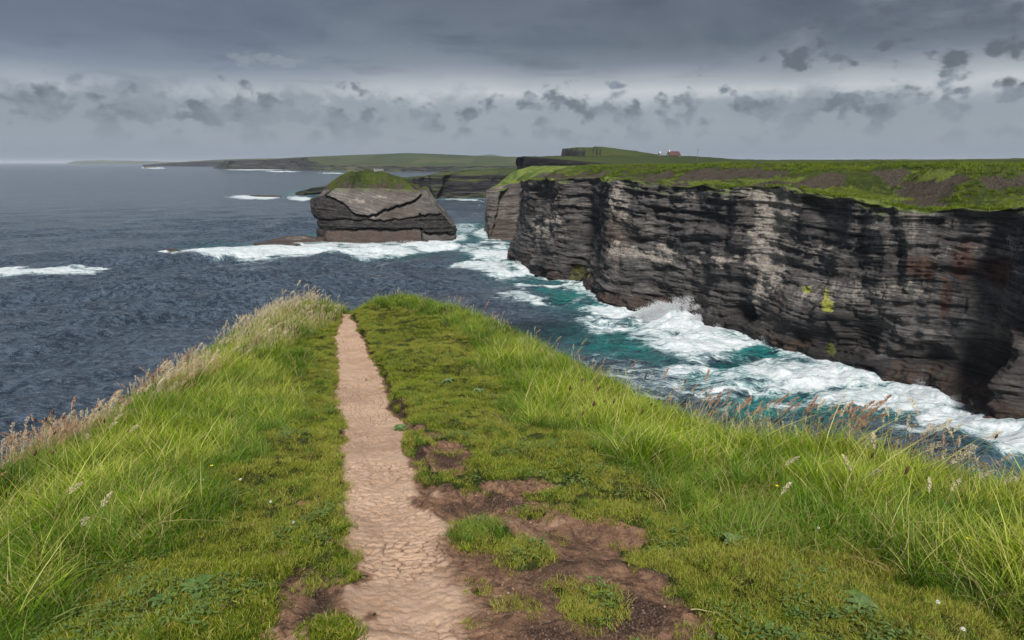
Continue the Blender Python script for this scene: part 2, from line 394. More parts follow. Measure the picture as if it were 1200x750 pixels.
def m_soil():
    m, N = mat('cracked_earth')
    pos = N.n('ShaderNodeNewGeometry').outputs['Position']
    cr = N.attr('crack'); dk = N.attr('dark'); cid = N.attr('cell')
    a = N.noise(pos, 1.6, 5, .6); b = N.noise(pos, 18, 6, .7); c = N.noise(pos, 120, 4, .7)
    clay = N.mix(N.step(a, .35, .65), (.34, .22, .145), (.47, .325, .225))
    clay = N.mix(N.m('MULTIPLY', cid, .5), clay, (.46, .33, .25))
    brown = N.mix(N.step(b, .4, .6), (.060, .033, .022), (.165, .092, .056))
    brown = N.mix(N.m('MULTIPLY', cid, .35), brown, (.28, .165, .10))
    t = N.step(N.m('ADD', dk, N.m('MULTIPLY', N.m('SUBTRACT', N.m('ADD', N.m('MULTIPLY', a, .6), N.m('MULTIPLY', b, .4)), .5), 1.6)), .25, .75)
    col = N.mix(t, clay, brown)
    vd = N.step(N.m('ADD', dk, N.m('MULTIPLY', N.m('SUBTRACT', b, .5), 1.2)), 1.0, 1.5)
    col = N.mix(vd, col, N.mix(N.step(c, .4, .6), (.03, .018, .013), (.07, .042, .03)))
    col = N.mix(N.m('MULTIPLY', N.step(c, .5, .75), .35), col, (.55, .42, .33))
    col = N.mix(N.m('MULTIPLY', N.step(cr, .25, .9), .65), col, (.085, .048, .034))       # darker brown in the cracks
    nb = bump(N, N.m('ADD', b, N.m('MULTIPLY', c, .5)), .012, .8)
    out(N, bsdf(N, col, .9, .15, nb)); return m

def m_thatch():
    """earth and dead thatch seen between the blades"""
    m, N = mat('turf_thatch')
    pos = N.n('ShaderNodeNewGeometry').outputs['Position']
    b = N.noise(pos, 14, 6, .7); c = N.noise(pos, 90, 4, .7); a = N.noise(pos, .9, 3)
    col = N.mix(N.step(b, .35, .65), (.022, .034, .008), (.06, .075, .018))
    col = N.mix(N.m('MULTIPLY', N.step(c, .5, .7), .5), col, (.13, .11, .05))
    out(N, bsdf(N, col, .95, .1, bump(N, N.m('ADD', b, c), .03, 1.0))); return m

def m_blade(name, root, mid, tip, dry, transl=.35):
    m, N = mat(name)
    tp = N.attr('tip'); bv = N.attr('bv')
    tone = N.attr('tone', 'INSTANCER')
    rnd = N.n('ShaderNodeObjectInfo').outputs['Random']
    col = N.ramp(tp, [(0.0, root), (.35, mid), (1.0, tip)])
    col = N.mix(N.m('MULTIPLY', N.step(bv, .74, .84), N.step(tp, .0, .9, .45, .95)), col, dry)
    col = N.mix(N.m('MULTIPLY', N.m('MAXIMUM', tone, 0.0), .75), col, N.mix(N.step(bv, .2, .8), tuple(v*.9 for v in dry), tip))
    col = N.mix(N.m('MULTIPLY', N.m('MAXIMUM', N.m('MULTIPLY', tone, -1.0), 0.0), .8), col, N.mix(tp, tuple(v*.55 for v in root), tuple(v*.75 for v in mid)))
    v = N.m('ADD', .72, N.m('ADD', N.m('MULTIPLY', bv, .38), N.m('MULTIPLY', rnd, .22)))
    hs = N.n('ShaderNodeHueSaturation', {'Hue': N.m('ADD', .485, N.m('MULTIPLY', bv, .03)), 'Saturation': 1.1, 'Value': v, 'Color': col}).outputs[0]
    d = bsdf(N, hs, .5, .25)
    tr = N.n('ShaderNodeBsdfTranslucent', {'Color': N.mix(1.0, hs, (1.25, 1.2, .55), 'MULTIPLY')}).outputs[0]
    out(N, N.n('ShaderNodeMixShader', {0: transl, 1: d, 2: tr}).outputs[0]); return m

def m_simple(name, c0, c1, sc=40.0, rough=.7, transl=0.0, spec=.3):
    m, N = mat(name)
    pos = N.n('ShaderNodeTexCoord').outputs['Object']
    n = N.noise(pos, sc, 5, .65)
    rnd = N.n('ShaderNodeObjectInfo').outputs['Random']
    col = N.mix(N.m('ADD', N.m('MULTIPLY', N.step(n, .35, .65), .7), N.m('MULTIPLY', rnd, .3)), c0, c1)
    s = bsdf(N, col, rough, spec, bump(N, n, .3/sc, .6))
    if transl:
        s = N.n('ShaderNodeMixShader', {0: transl, 1: s, 2: N.n('ShaderNodeBsdfTranslucent', {'Color': col}).outputs[0]}).outputs[0]
    out(N, s); return m

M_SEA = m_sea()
M_CLIFF = m_rock()
M_STACK = m_rock('stack_slab_rock', ((.075,.068,.065),(.16,.142,.132)), scale=.8, strata=1.2, dip=(.25, 0))
M_TURF = m_turf('clifftop_turf', (.042,.060,.016), (.125,.158,.032), (.050,.042,.033))
M_FAR = m_far('far_land')
M_SOIL = m_soil()
M_THATCH = m_thatch()
M_FOAM = m_simple('sea_spray', (.82,.84,.85), (.90,.91,.92), 3.0, .9, .5, .1)

# ------------------------------------------------------------------ foreground headland
KY = np.array([-8, 0, 2, 3, 4, 5, 6, 8, 10, 12, 14, 15, 15.6])
DR = np.array([1.45, 1.50, 1.57, 1.72, 1.90, 2.14, 2.40, 2.75, 3.0, 3.15, 3.28, 3.33, 3.40])     # drop of the path below the eye
EL = np.array([-2.2,-2.5,-2.75,-2.95,-3.25,-3.35,-3.5,-3.95,-4.3,-4.5,-4.6,-4.5,-4.3])
DL = np.array([1.6, 1.7, 1.84, 1.92, 2.03, 2.16, 2.29, 2.55, 2.72, 2.84, 2.95, 3.1, 3.3])
RY = np.array([-8, 0, 2, 3, 3.8, 4.3, 5, 6, 8, 10, 12, 14, 15, 15.6])
ER = np.array([8.0, 6.0, 4.7, 3.85, 3.1, 2.62, 2.05, 1.5, .84, .26, -.62, -1.95, -2.75, -3.2])
DRR = np.array([1.6, 1.75, 1.85, 1.92, 2.0, 2.05, 2.2, 2.4, 2.55, 2.7, 2.78, 2.76, 2.98, 3.3])
PYL = np.array([372, 385, 399, 427, 459, 499, 551, 600, 640, 690, 760, 900, 2000])
PLX = np.array([399, 395, 392, 394, 393, 396, 393, 390, 402, 418, 400, 380, 300])
PRX = np.array([415, 427, 431, 446, 462, 478, 492, 505, 520, 540, 570, 640, 900])
def path_edges(y):
    d = np.interp(y, KY, DR); px, py, dep = w2p(0*y, y, 35-d)
    yy = np.maximum(y, .8)
    _, py, dep = w2p(0*yy, yy, 35-np.interp(yy, KY, DR))
    w = .055*fbm(y*1.3, 0*y, 0, 3, 5)
    return (np.interp(py, PYL, PLX)-600)/800*dep+w*.8+.015, (np.interp(py, PYL, PRX)-600)/800*dep-.03+w*1.2+.02*fbm(y*4, 0*y+3, 0, 2, 8)
def gz(x, y, rough=True):
    x = np.asarray(x, float); y = np.asarray(y, float)
    pl, pr = path_edges(y)
    zp = 35-np.interp(y, KY, DR); el = np.interp(y, KY, EL); zl = 35-np.interp(y, KY, DL)
    er = np.interp(y, RY, ER); zr = 35-np.interp(y, RY, DRR)
    n = fbm(x*1.7, y*1.7, 0, 4, 21)*.075 if rough else 0
    lipR = np.interp(y, [0, 3.0, 4.2, 6, 12, 14.5, 15.6], [0, .015, .09, .17, .20, .13, .02])
    lipL = np.interp(y, [0, 3, 15], [.015, .03, .04])
    tl = np.clip((pl-x)/np.maximum(pl-el, .3), 0, None); tr = np.clip((x-pr)/np.maximum(er-pr, .3), 0, None)
    zL = zp+lipL*sm(0, .07, pl-x)+(zl-zp-lipL)*sm(0, 1, tl)*np.minimum(1, tl*1.4)
    zR = zp+lipR*sm(0, .05, x-pr)+(zr-zp-lipR)*sm(0, 1.0, tr)
    z = np.where(x < pl, zL, np.where(x > pr, zR, zp))
    bank = sm(.02, .25, np.maximum(pl-x, x-pr))
    z = z+n*(bank*.9+.1)+bank*.03*fbm(x*5, y*5, 0, 3, 33)
    d = np.maximum(np.maximum(el-x, x-er), 0); dy = np.maximum(y-15.5, 0)
    d = np.hypot(d, dy)
    fall = np.where(d < 2.2, .50*d+.35*d*d, 2.79+(d-2.2)*2.4)
    z = z-fall*(1+.15*fbm(x*.8, y*.8, 0, 3, 9))
    return np.maximum(z, -2.0)

BARE = [(520,538,34,19),(545,600,62,24),(600,598,60,18),(690,632,56,20),(650,652,60,22),(570,690,180,64),(640,740,150,50),(720,690,60,30),(780,735,50,25),(745,722,70,32),(700,690,46,20),(650,620,70,14),(560,650,60,30),
        (340,655,20,10),(352,675,22,22),(365,700,32,22),(395,720,45,26),(430,760,80,45),(360,590,12,5),(420,452,5,2),(482,500,16,5),(470,470,10,3),(505,510,12,4),(335,740,30,25),(610,570,40,10),(500,620,50,50)]
GRN = [(566,627,40,18),(612,652,32,18),(700,712,34,24),(560,690,10,5),(515,735,16,6),(655,690,12,5),(370,653,26,16),(392,742,30,14),(620,600,22,5),(505,560,26,8),(485,548,22,10)]
DARKS = [(520,538,26,15,1.6),(590,590,60,18,1.6),(690,632,60,22,1.5),(650,660,60,24,1.1),(600,700,60,40,.9),(745,722,60,30,2.0),(560,640,70,50,.8),(350,665,25,25,1.6),(380,715,50,35,1.2),(520,590,40,20,1.3),(640,740,120,40,1.2)]
def bare(x, y, z=None):
    """>0 on bare earth"""
    if z is None: z = gz(x, y)
    px, py, dep = w2p(x, y, z)
    pl, pr = path_edges(y)
    inn = np.minimum(x-pl, pr-x)/.10
    n = fbm(x*6, y*6, 0, 4, 41)
    inn = np.minimum(inn, (14.9-y)/.35+1.6*fbm(x*3, y*1.5, 0, 2, 44)+np.where(np.abs(x-(pl+pr)/2) < .1, .8, 0))
    b = ell(px, py, BARE)*1.3; g = ell(px, py, GRN)
    b = b+n*.34+.05-np.maximum(g+.05, 0)*4.5
    b = np.where(y < 1.0, -1, b)
    onp = np.clip(inn, -3, 1)+n*.42+.35*fbm(x*2.2, y*2.2, 0, 3, 43)
    return np.maximum(onp, b), px, py

def build_ground():
    ys = np.concatenate([np.linspace(-8, .9, 30, endpoint=False), .9*np.power(19.0/.9, np.linspace(0, 1, 330)), np.linspace(20, 40, 30)])
    cs = np.concatenate([np.linspace(-22, -6.2, 24, endpoint=False), np.linspace(-6.2, 6.5, 420), np.linspace(6.7, 24, 26)])
    X, Y = np.meshgrid(cs, ys)
    Z = gz(X, Y)
    b, px, py = bare(X, Y, Z)
    Z = Z-.07*sm(-.02, .2, b)*(Y > .9)
    g = mesh('ground', np.stack([X, Y, Z], -1), gridF(len(ys), len(cs)), M_THATCH)
    tag(g, 'grassy headland the path runs along', kind='structure')
    # the worn path and bare earth
    ys = 1.3*np.power(15.9/1.3, np.linspace(0, 1, 800))
    u = np.linspace(0, 1, 300)
    pl, pr = path_edges(ys)
    xl = pl-np.interp(ys, [1.3, 3.0, 4.3, 16], [.95, .75, .16, .12]); xr = pr+np.interp(ys, [1.3, 3.6, 4.4, 5.5, 9, 11, 16], [1.5, 1.4, 1.25, .55, .5, .2, .2])
    X = xl[:, None]+(xr-xl)[:, None]*u[None]; Y = np.broadcast_to(ys[:, None], X.shape)
    Z0 = gz(X, Y)
    b, px, py = bare(X, Y, Z0)
    wx = X+.012*fbm(X*14, Y*14, 0, 3, 3)+.05*fbm(X*3, Y*3, 0, 2, 303); wy = Y+.012*fbm(X*14, Y*14, 9, 3, 4)+.05*fbm(X*3, Y*3, 5, 2, 304)
    cell = .050
    f1, f2, cid = voro(wx/cell, wy/(cell*.85), 5)
    f1b, f2b, cidb = voro(wx/.021, wy/.021, 6)
    edge = f2-f1
    crack = 1-sm(.02, .21, edge); crb = 1-sm(.03, .3, f2b-f1b)
    strong = np.clip(.60+.95*fbm(X*2.2, Y*2.2, 0, 3, 61), .12, 1.3)
    d = .016*(-crack*strong)-.002*crb+.006*(cid-.5)*strong
    d = d+.010*fbm(X*9, Y*9, 0, 4, 12)+.004*fbm(X*45, Y*45, 0, 3, 14)
    # edges dip under the turf
    Z = Z0+.004+d-.022*(1-sm(-.32, -.02, b))-.014*sm(.0, .12, np.maximum(X-pr[:, None], pl[:, None]-X))*sm(-.1, .4, b)-.02*np.exp(-((X-(pl+pr)[:, None]/2)/.12)**2)
    V = np.stack([X, Y, Z], -1).reshape(-1, 3)
    F, used = gridF(len(ys), len(u), b > -.3)
    dark = np.clip(ell(px+22*fbm(X*5, Y*5, 0, 3, 119), py+12*fbm(X*5, Y*5, 7, 3, 120), DARKS), 0, .8)*.85+.22*fbm(X*4, Y*4, 0, 3, 19)
    dist_p = np.maximum(X-pr[:, None], pl[:, None]-X)
    dark = dark+.30*sm(3.4, 4.0, Y)*(dist_p > 0)*sm(0, .05, dist_p)+1.0*sm(.09, .0, pr[:, None]-X+.03*fbm(X*7, Y*7, 0, 3, 17))*(X < pr[:, None]+.05)*sm(3.2, 4.2, Y)  # dark soil, and the bank's shade painted along the right path edge
    dark = dark+.66*sm(-.14, np.interp(Y, [1.5, 3.5, 4.5], [.45, .32, .10]), dist_p+.08*fbm(X*4, Y*4, 0, 3, 18))+.22*sm(3.2, 2.0, Y)
    dark = dark+.55*(1-sm(-.05, .30, b))
    o = mesh('path', V[used], F, M_SOIL, {'crack': (crack*strong).ravel()[used], 'cell': cid.ravel()[used], 'dark': dark.ravel()[used]})
    tag(o, 'narrow worn path of cracked pale clay', kind='structure')
build_ground()
print('ground', time.time()-T0)

# ------------------------------------------------------------------ grass (instanced tufts on scattered points)
def blades(n, h, hv, w, rad, lean, leanv, seg=3, seed=0, flat=0.0, upright=1.0, wind=(1.0, .25)):
    r = np.random.default_rng(seed)
    V, F, tip, bv = [], [], [], []
    for k in range(n):
        a = r.uniform(0, 2*math.pi); rr = rad*math.sqrt(r.random())
        bx, by = rr*math.cos(a), rr*math.sin(a)
        hh = h*(1+hv*r.normal()); hh = max(hh, h*.3)
        la = r.uniform(0, 2*math.pi)
        lx = lean*wind[0]+leanv*math.cos(la); ly = lean*wind[1]+leanv*math.sin(la)
        fa = r.uniform(0, math.pi); wx, wy = math.cos(fa), math.sin(fa)
        ww = w*r.uniform(.6, 1.3); rb = r.random(); cur = r.uniform(1.5, 2.6)
        base = len(V)
        for s in range(seg+1):
            t = s/seg; q = t**cur
            x = bx+hh*lx*q; y = by+hh*ly*q
            z = hh*(t*upright-(lx*lx+ly*ly)*.32*q)-.012
            wd = ww*(1-t**1.6)*.5
            if s == seg: V.append((x, y, z)); tip.append(1); bv.append(rb)
            else:
                V.append((x-wx*wd, y-wy*wd, z)); V.append((x+wx*wd, y+wy*wd, z)); tip += [t, t]; bv += [rb, rb]
        for s in range(seg-1):
            i = base+2*s; F.append((i, i+1, i+3)); F.append((i, i+3, i+2))
        i = base+2*(seg-1); F.append((i, i+1, i+2))
    return V, F, tip, bv

def src_collection(name, objs):
    c = bpy.data.collections.new(name)
    for o in objs: c.objects.link(o)
    return c
def tuft_objs(name, m, variants, **kw):
    L = []
    for v in range(variants):
        V, F, tip, bv = blades(seed=100+v*7+len(name), **kw)
        L.append(mesh(name, V, F, m, {'tip': tip, 'bv': bv}, link=False))
    return L
def scatter(name, label, P, rot, scl, tone, col, nvar, pick=None):
    """one stuff object whose points carry instances of the collection's objects"""
    n = len(P)
    me = bpy.data.meshes.new(name); me.vertices.add(n); me.vertices.foreach_set('co', np.asarray(P, np.float32).ravel())
    for nm, a in (('scl', scl), ('tone', tone)):
        me.attributes.new(nm, 'FLOAT', 'POINT').data.foreach_set('value', np.asarray(a, np.float32))
    me.attributes.new('rot', 'FLOAT_VECTOR', 'POINT').data.foreach_set('vector', np.asarray(rot, np.float32).ravel())
    me.attributes.new('pick', 'INT', 'POINT').data.foreach_set('value', (rng.integers(0, nvar, n) if pick is None else pick).astype(np.int32))
    o = bpy.data.objects.new(name, me); COL.objects.link(o)
    ng = bpy.data.node_groups.new(name+'_nodes', 'GeometryNodeTree')
    ng.interface.new_socket('Geometry', in_out='INPUT', socket_type='NodeSocketGeometry')
    ng.interface.new_socket('Geometry', in_out='OUTPUT', socket_type='NodeSocketGeometry')
    nd, lk = ng.nodes, ng.links
    gi = nd.new('NodeGroupInput'); go = nd.new('NodeGroupOutput')
    ci = nd.new('GeometryNodeCollectionInfo'); ci.inputs['Collection'].default_value = col
    ci.inputs['Separate Children'].default_value = True; ci.inputs['Reset Children'].default_value = True
    ip = nd.new('GeometryNodeInstanceOnPoints'); ip.inputs['Pick Instance'].default_value = True
    def na(nm, t):
        a = nd.new('GeometryNodeInputNamedAttribute'); a.data_type = t; a.inputs['Name'].default_value = nm; return a.outputs[0]
    lk.new(gi.outputs[0], ip.inputs['Points']); lk.new(ci.outputs[0], ip.inputs['Instance'])
    lk.new(na('pick', 'INT'), ip.inputs['Instance Index']); lk.new(na('scl', 'FLOAT'), ip.inputs['Scale'])
    er = nd.new('FunctionNodeEulerToRotation'); lk.new(na('rot', 'FLOAT_VECTOR'), er.inputs[0]); lk.new(er.outputs[0], ip.inputs['Rotation'])
    lk.new(ip.outputs[0], go.inputs[0])
    md = o.modifiers.new('scatter', 'NODES'); md.node_group = ng
    tag(o, label, kind='stuff')
    return o

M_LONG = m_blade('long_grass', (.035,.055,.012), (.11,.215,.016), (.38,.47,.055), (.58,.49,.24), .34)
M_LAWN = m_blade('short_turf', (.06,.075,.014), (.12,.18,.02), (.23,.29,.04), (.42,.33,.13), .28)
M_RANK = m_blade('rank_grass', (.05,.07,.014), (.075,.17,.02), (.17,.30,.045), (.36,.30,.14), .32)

M_DEAD = m_blade('dead_straw', (.16,.13,.06), (.38,.31,.16), (.55,.46,.27), (.30,.22,.12), .25)
def edge_in(x, y):
    """distance inside the right and left brink"""
    return x-np.interp(y, KY, EL), np.interp(y, RY, ER)-x
def zone(x, y):
    """0 on trodden turf .. 1 in long grass"""
    dl, dr = edge_in(x, y)
    wl = np.interp(y, [0, 2, 3, 4, 6, 8, 10, 12, 15], [.9, 1.1, 1.15, 1.3, 1.3, 1.2, 1.1, .8, .7])
    wr = np.interp(y, [0, 2, 3, 4, 5, 6, 8, 10, 12, 15], [2.6, 2.4, 2.25, 1.9, 1.55, 1.3, 1.05, .85, .7, .6])
    n = .28*fbm(x*1.3, y*1.3, 0, 3, 71)
    a = sm(.25, -.25, dl/wl-1+n); b = sm(.25, -.25, dr/wr-1+n)
    return np.maximum(a, b)
def scatter_pts(n, y0, y1, x0=-6.4, x1=7.2, power=1.0):
    y = y0*np.power(y1/y0, rng.random(n)**power) if y0 > 0 else rng.uniform(y0, y1, n)
    x = rng.uniform(x0, x1, n)
    z = gz(x, y)
    px, py, dep = w2p(x, y, z)
    k = (px > -150) & (px < 1350) & (py < 900) & (z > 26)
    return x[k], y[k], z[k]
def density_keep(x, y, want, have):
    return rng.random(len(x)) < want/have

def build_grass():
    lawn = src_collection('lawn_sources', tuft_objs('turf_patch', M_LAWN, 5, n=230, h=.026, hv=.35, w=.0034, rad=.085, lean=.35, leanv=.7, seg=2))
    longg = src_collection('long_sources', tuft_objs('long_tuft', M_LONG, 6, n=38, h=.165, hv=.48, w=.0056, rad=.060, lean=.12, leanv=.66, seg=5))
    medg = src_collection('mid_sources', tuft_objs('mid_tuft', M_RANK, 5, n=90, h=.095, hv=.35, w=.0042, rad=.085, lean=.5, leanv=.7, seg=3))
    # trodden turf everywhere that is not bare
    X, Y, Z = [], [], []
    x, y, z = scatter_pts(52000, 1.05, 16.5, power=1.0)
    # log-uniform sampling in y favours the near ground; thin it where it is denser than needed
    b, px, py = bare(x, y, z); zn = zone(x, y)
    q_ = rng.random(len(x)); k = (b < -.28+.42*q_) & (zn < .85) | ((b < .8) & (b > -.3) & (q_ < .015+.07*sm(.1, .5, fbm(x*3, y*3, 0, 3, 113))) & (np.abs(x-np.mean(path_edges(y), axis=0)) > .2))
    x, y, z = x[k], y[k], z[k]; zn = zn[k]; b = b[k]
    n = len(x)
    yel = np.clip(.42+1.15*fbm(x*1.1, y*1.1, 0, 4, 77)+.55*fbm(x*5, y*5, 0, 3, 78)-.5*zn, -.8, 1)
    yel = np.maximum(yel, .65*(1-sm(-.5, .0, -b)))
    dark = fbm(x*.9+4, y*.9, 0, 3, 79)
    s = (.75+.6*zn+.25*rng.random(n))*(1+.15*np.clip(y-5, 0, 8)/3)
    s = s*np.where(b > -.25, .8, 1.0)
    rot = np.stack([rng.normal(0, .12, n), rng.normal(0, .12, n), rng.uniform(0, 6.28, n)], -1)
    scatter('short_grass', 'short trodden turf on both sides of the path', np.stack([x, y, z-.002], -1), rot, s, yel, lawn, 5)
    # ranker grass in the transition and in island tufts
    x, y, z = scatter_pts(26000, 1.05, 16.5)
    b, px, py = bare(x, y, z); zn = zone(x, y)
    isl = ell(px, py, [(566,627,36,15),(485,548,20,9),(505,562,26,8),(450,640,0.1,0.1),(430,395,14,30),(445,430,10,25)])
    lip = sm(.22, .02, x-path_edges(y)[1])*(x > path_edges(y)[1])*(y > 4)
    p = np.maximum(np.maximum(sm(.15, .6, zn), .10+.5*sm(.1, .5, fbm(x*2, y*2, 0, 3, 81))), np.maximum(sm(0, .4, isl), lip*.8))
    k = (b < -.02) & (rng.random(len(x)) < p)
    x, y, z, zn, isl = x[k], y[k], z[k], zn[k], isl[k]; n = len(x)
    tn = np.clip(-.1+.9*fbm(x*1.6, y*1.6, 0, 3, 85)+.3*rng.normal(0, 1, n), -1, 1)
    s = np.where(zn > .3, .7+.6*zn, .42)*(1+.2*rng.normal(0, 1, n)); s = np.where(isl > 0, .55, s); s = np.clip(s, .25, 1.6)
    rot = np.stack([rng.normal(0, .15, n), rng.normal(0, .15, n), rng.normal(0, 1.2, n)], -1)
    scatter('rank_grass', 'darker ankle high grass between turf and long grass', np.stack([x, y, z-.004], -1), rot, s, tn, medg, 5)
    # long wind-bent grass along both brinks
    x, y, z = scatter_pts(34000, 1.0, 17.5)
    zn = zone(x, y); b, px, py = bare(x, y, z)
    k = (zn > .25+.65*rng.random(len(x))) & (b < -.1) & (fbm(x*3.2, y*3.2, 0, 3, 97) > -.55+.3*rng.random(len(x)))
    x, y, z, px, py = x[k], y[k], z[k], px[k], py[k]; n = len(x)
    dl, dr = edge_in(x, y)
    tn = np.clip(.05+1.0*fbm(x*1.3, y*1.3, 3, 4, 91)+.25*sm(.5, -.3, np.minimum(dl, dr))+.28*rng.normal(0, 1, n), -1, 1)
    s = np.interp(y, [1, 4, 8, 15], [1.0, 1.0, .95, .85])*(1+.45*fbm(x*2.0, y*2.0, 0, 3, 93))*(.85+.3*rng.random(n))
    inn = np.where(np.minimum(dl, dr) < .15, .62, 1.0)
    s = s*np.where(x < -1.5, np.interp(y, [2, 5, 8], [.78, .85, 1.0]), 1.0)
    s = s*inn*(.5+.5*sm(.45, 1.0, zone(x, y)))*np.where(rng.random(n) < .06, 1.35, 1.0)
    wind = .5*fbm(x*.7, y*.7, 0, 2, 95)
    rot = np.stack([rng.normal(0, .12, n), rng.normal(0, .12, n), wind+rng.normal(0, 1.3, n)], -1)
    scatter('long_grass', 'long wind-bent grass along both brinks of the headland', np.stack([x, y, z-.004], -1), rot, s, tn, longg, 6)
    straw = src_collection('straw_sources', tuft_objs('straw_tuft', M_DEAD, 4, n=9, h=.20, hv=.35, w=.0040, rad=.07, lean=.5, leanv=.95, seg=5))
    x, y, z = scatter_pts(7000, 1.0, 16.5)
    zn = zone(x, y); b, px, py = bare(x, y, z); q = rng.random(len(x))
    k = (zn > .15+.5*q) & (b < -.1) & (fbm(x*1.8, y*1.8, 0, 3, 141) > -.2)
    x, y, z = x[k], y[k], z[k]; n = len(x)
    scatter('dead_straw', 'dry bent straw caught among the long grass', np.stack([x, y, z], -1), np.stack([rng.normal(0, .25, n), rng.normal(0, .25, n), rng.uniform(0, 6.28, n)], -1), rng.uniform(.6, 1.2, n), x*0, straw, 4)
build_grass()
print('grass', time.time()-T0)

# ------------------------------------------------------------------ coasts
COASTS = []     # plan polylines used for the surf
def resample(P, weights_dist, n):
    P = np.asarray(P, float)
    # densify
    seg = np.hypot(*np.diff(P, axis=0).T); c = np.concatenate([[0], np.cumsum(seg)])
    s = np.linspace(0, c[-1], 6000)
    x = np.interp(s, c, P[:, 0]); y = np.interp(s, c, P[:, 1])
    w = 1/np.maximum(np.hypot(x, y), 30)**weights_dist
    cw = np.concatenate([[0], np.cumsum((w[1:]+w[:-1])/2)]); cw /= cw[-1]
    ss = np.interp(np.linspace(0, 1, n), cw, s)
    # smooth corners
    k = 61; ker = np.hanning(k+2)[1:-1]; ker /= ker.sum()
    xs = np.convolve(np.pad(x, k//2, 'edge'), ker, 'valid'); ys = np.convolve(np.pad(y, k//2, 'edge'), ker, 'valid')
    return ss, np.interp(ss, s, xs), np.interp(ss, s, ys)

def strata_disp(s, x, y, z, k=1.0, seed=0, L=1.0):
    """outward displacement of a bedded rock face"""
    zz = z+2.2*fbm(x/45, y/45, 0, 2, seed+1)+.5*fbm(s/15, z/12, 0, 3, seed+2)+.012*s
    d = 0
    for th, am, sd in ((3.1*L, .80, 3), (1.15*L, .50, 4), (.46*L, .26, 5)):
        v = zz/th+.14*fbm(s/9/L, z*0+sd, 0, 2, seed+sd); i = np.floor(v); f = v-i
        prof = hash1(i-1, seed+sd)*(1-sm(0, .16, f))+hash1(i, seed+sd)*sm(0, .16, f)
        lat = .55+.6*vnoise(s/(4*th), i*7.3, 0, seed+sd+9)
        lat = lat*(.45+.75*sm(-.3, .4, fbm(s/19, z/7, 0, 2, seed+90+sd)))
        d = d+am*(prof-.5)*2*lat
        # broken blocks along each bed
        bs = s/(1.5*th)+hash1(i, seed+sd+20)*10+.4*vnoise(s/3, z/2, 0, seed+31)
        d = d+am*.30*(_h(np.floor(bs).astype(np.int64), i.astype(np.int64), i.astype(np.int64)*0, seed+40)-.5)*2
    rid = 1-np.abs(fbm(s/17, z/70, 0, 3, seed+50))*2.0
    d = d+.8*rid+1.25*fbm(s/11, z/6, 0, 4, seed+60)+(.15+.5*sm(-.1, .5, fbm(s/14, z/8, 0, 2, seed+80)))*fbm(s/3.4, z/1.1, 0, 4, seed+70)
    return d*k

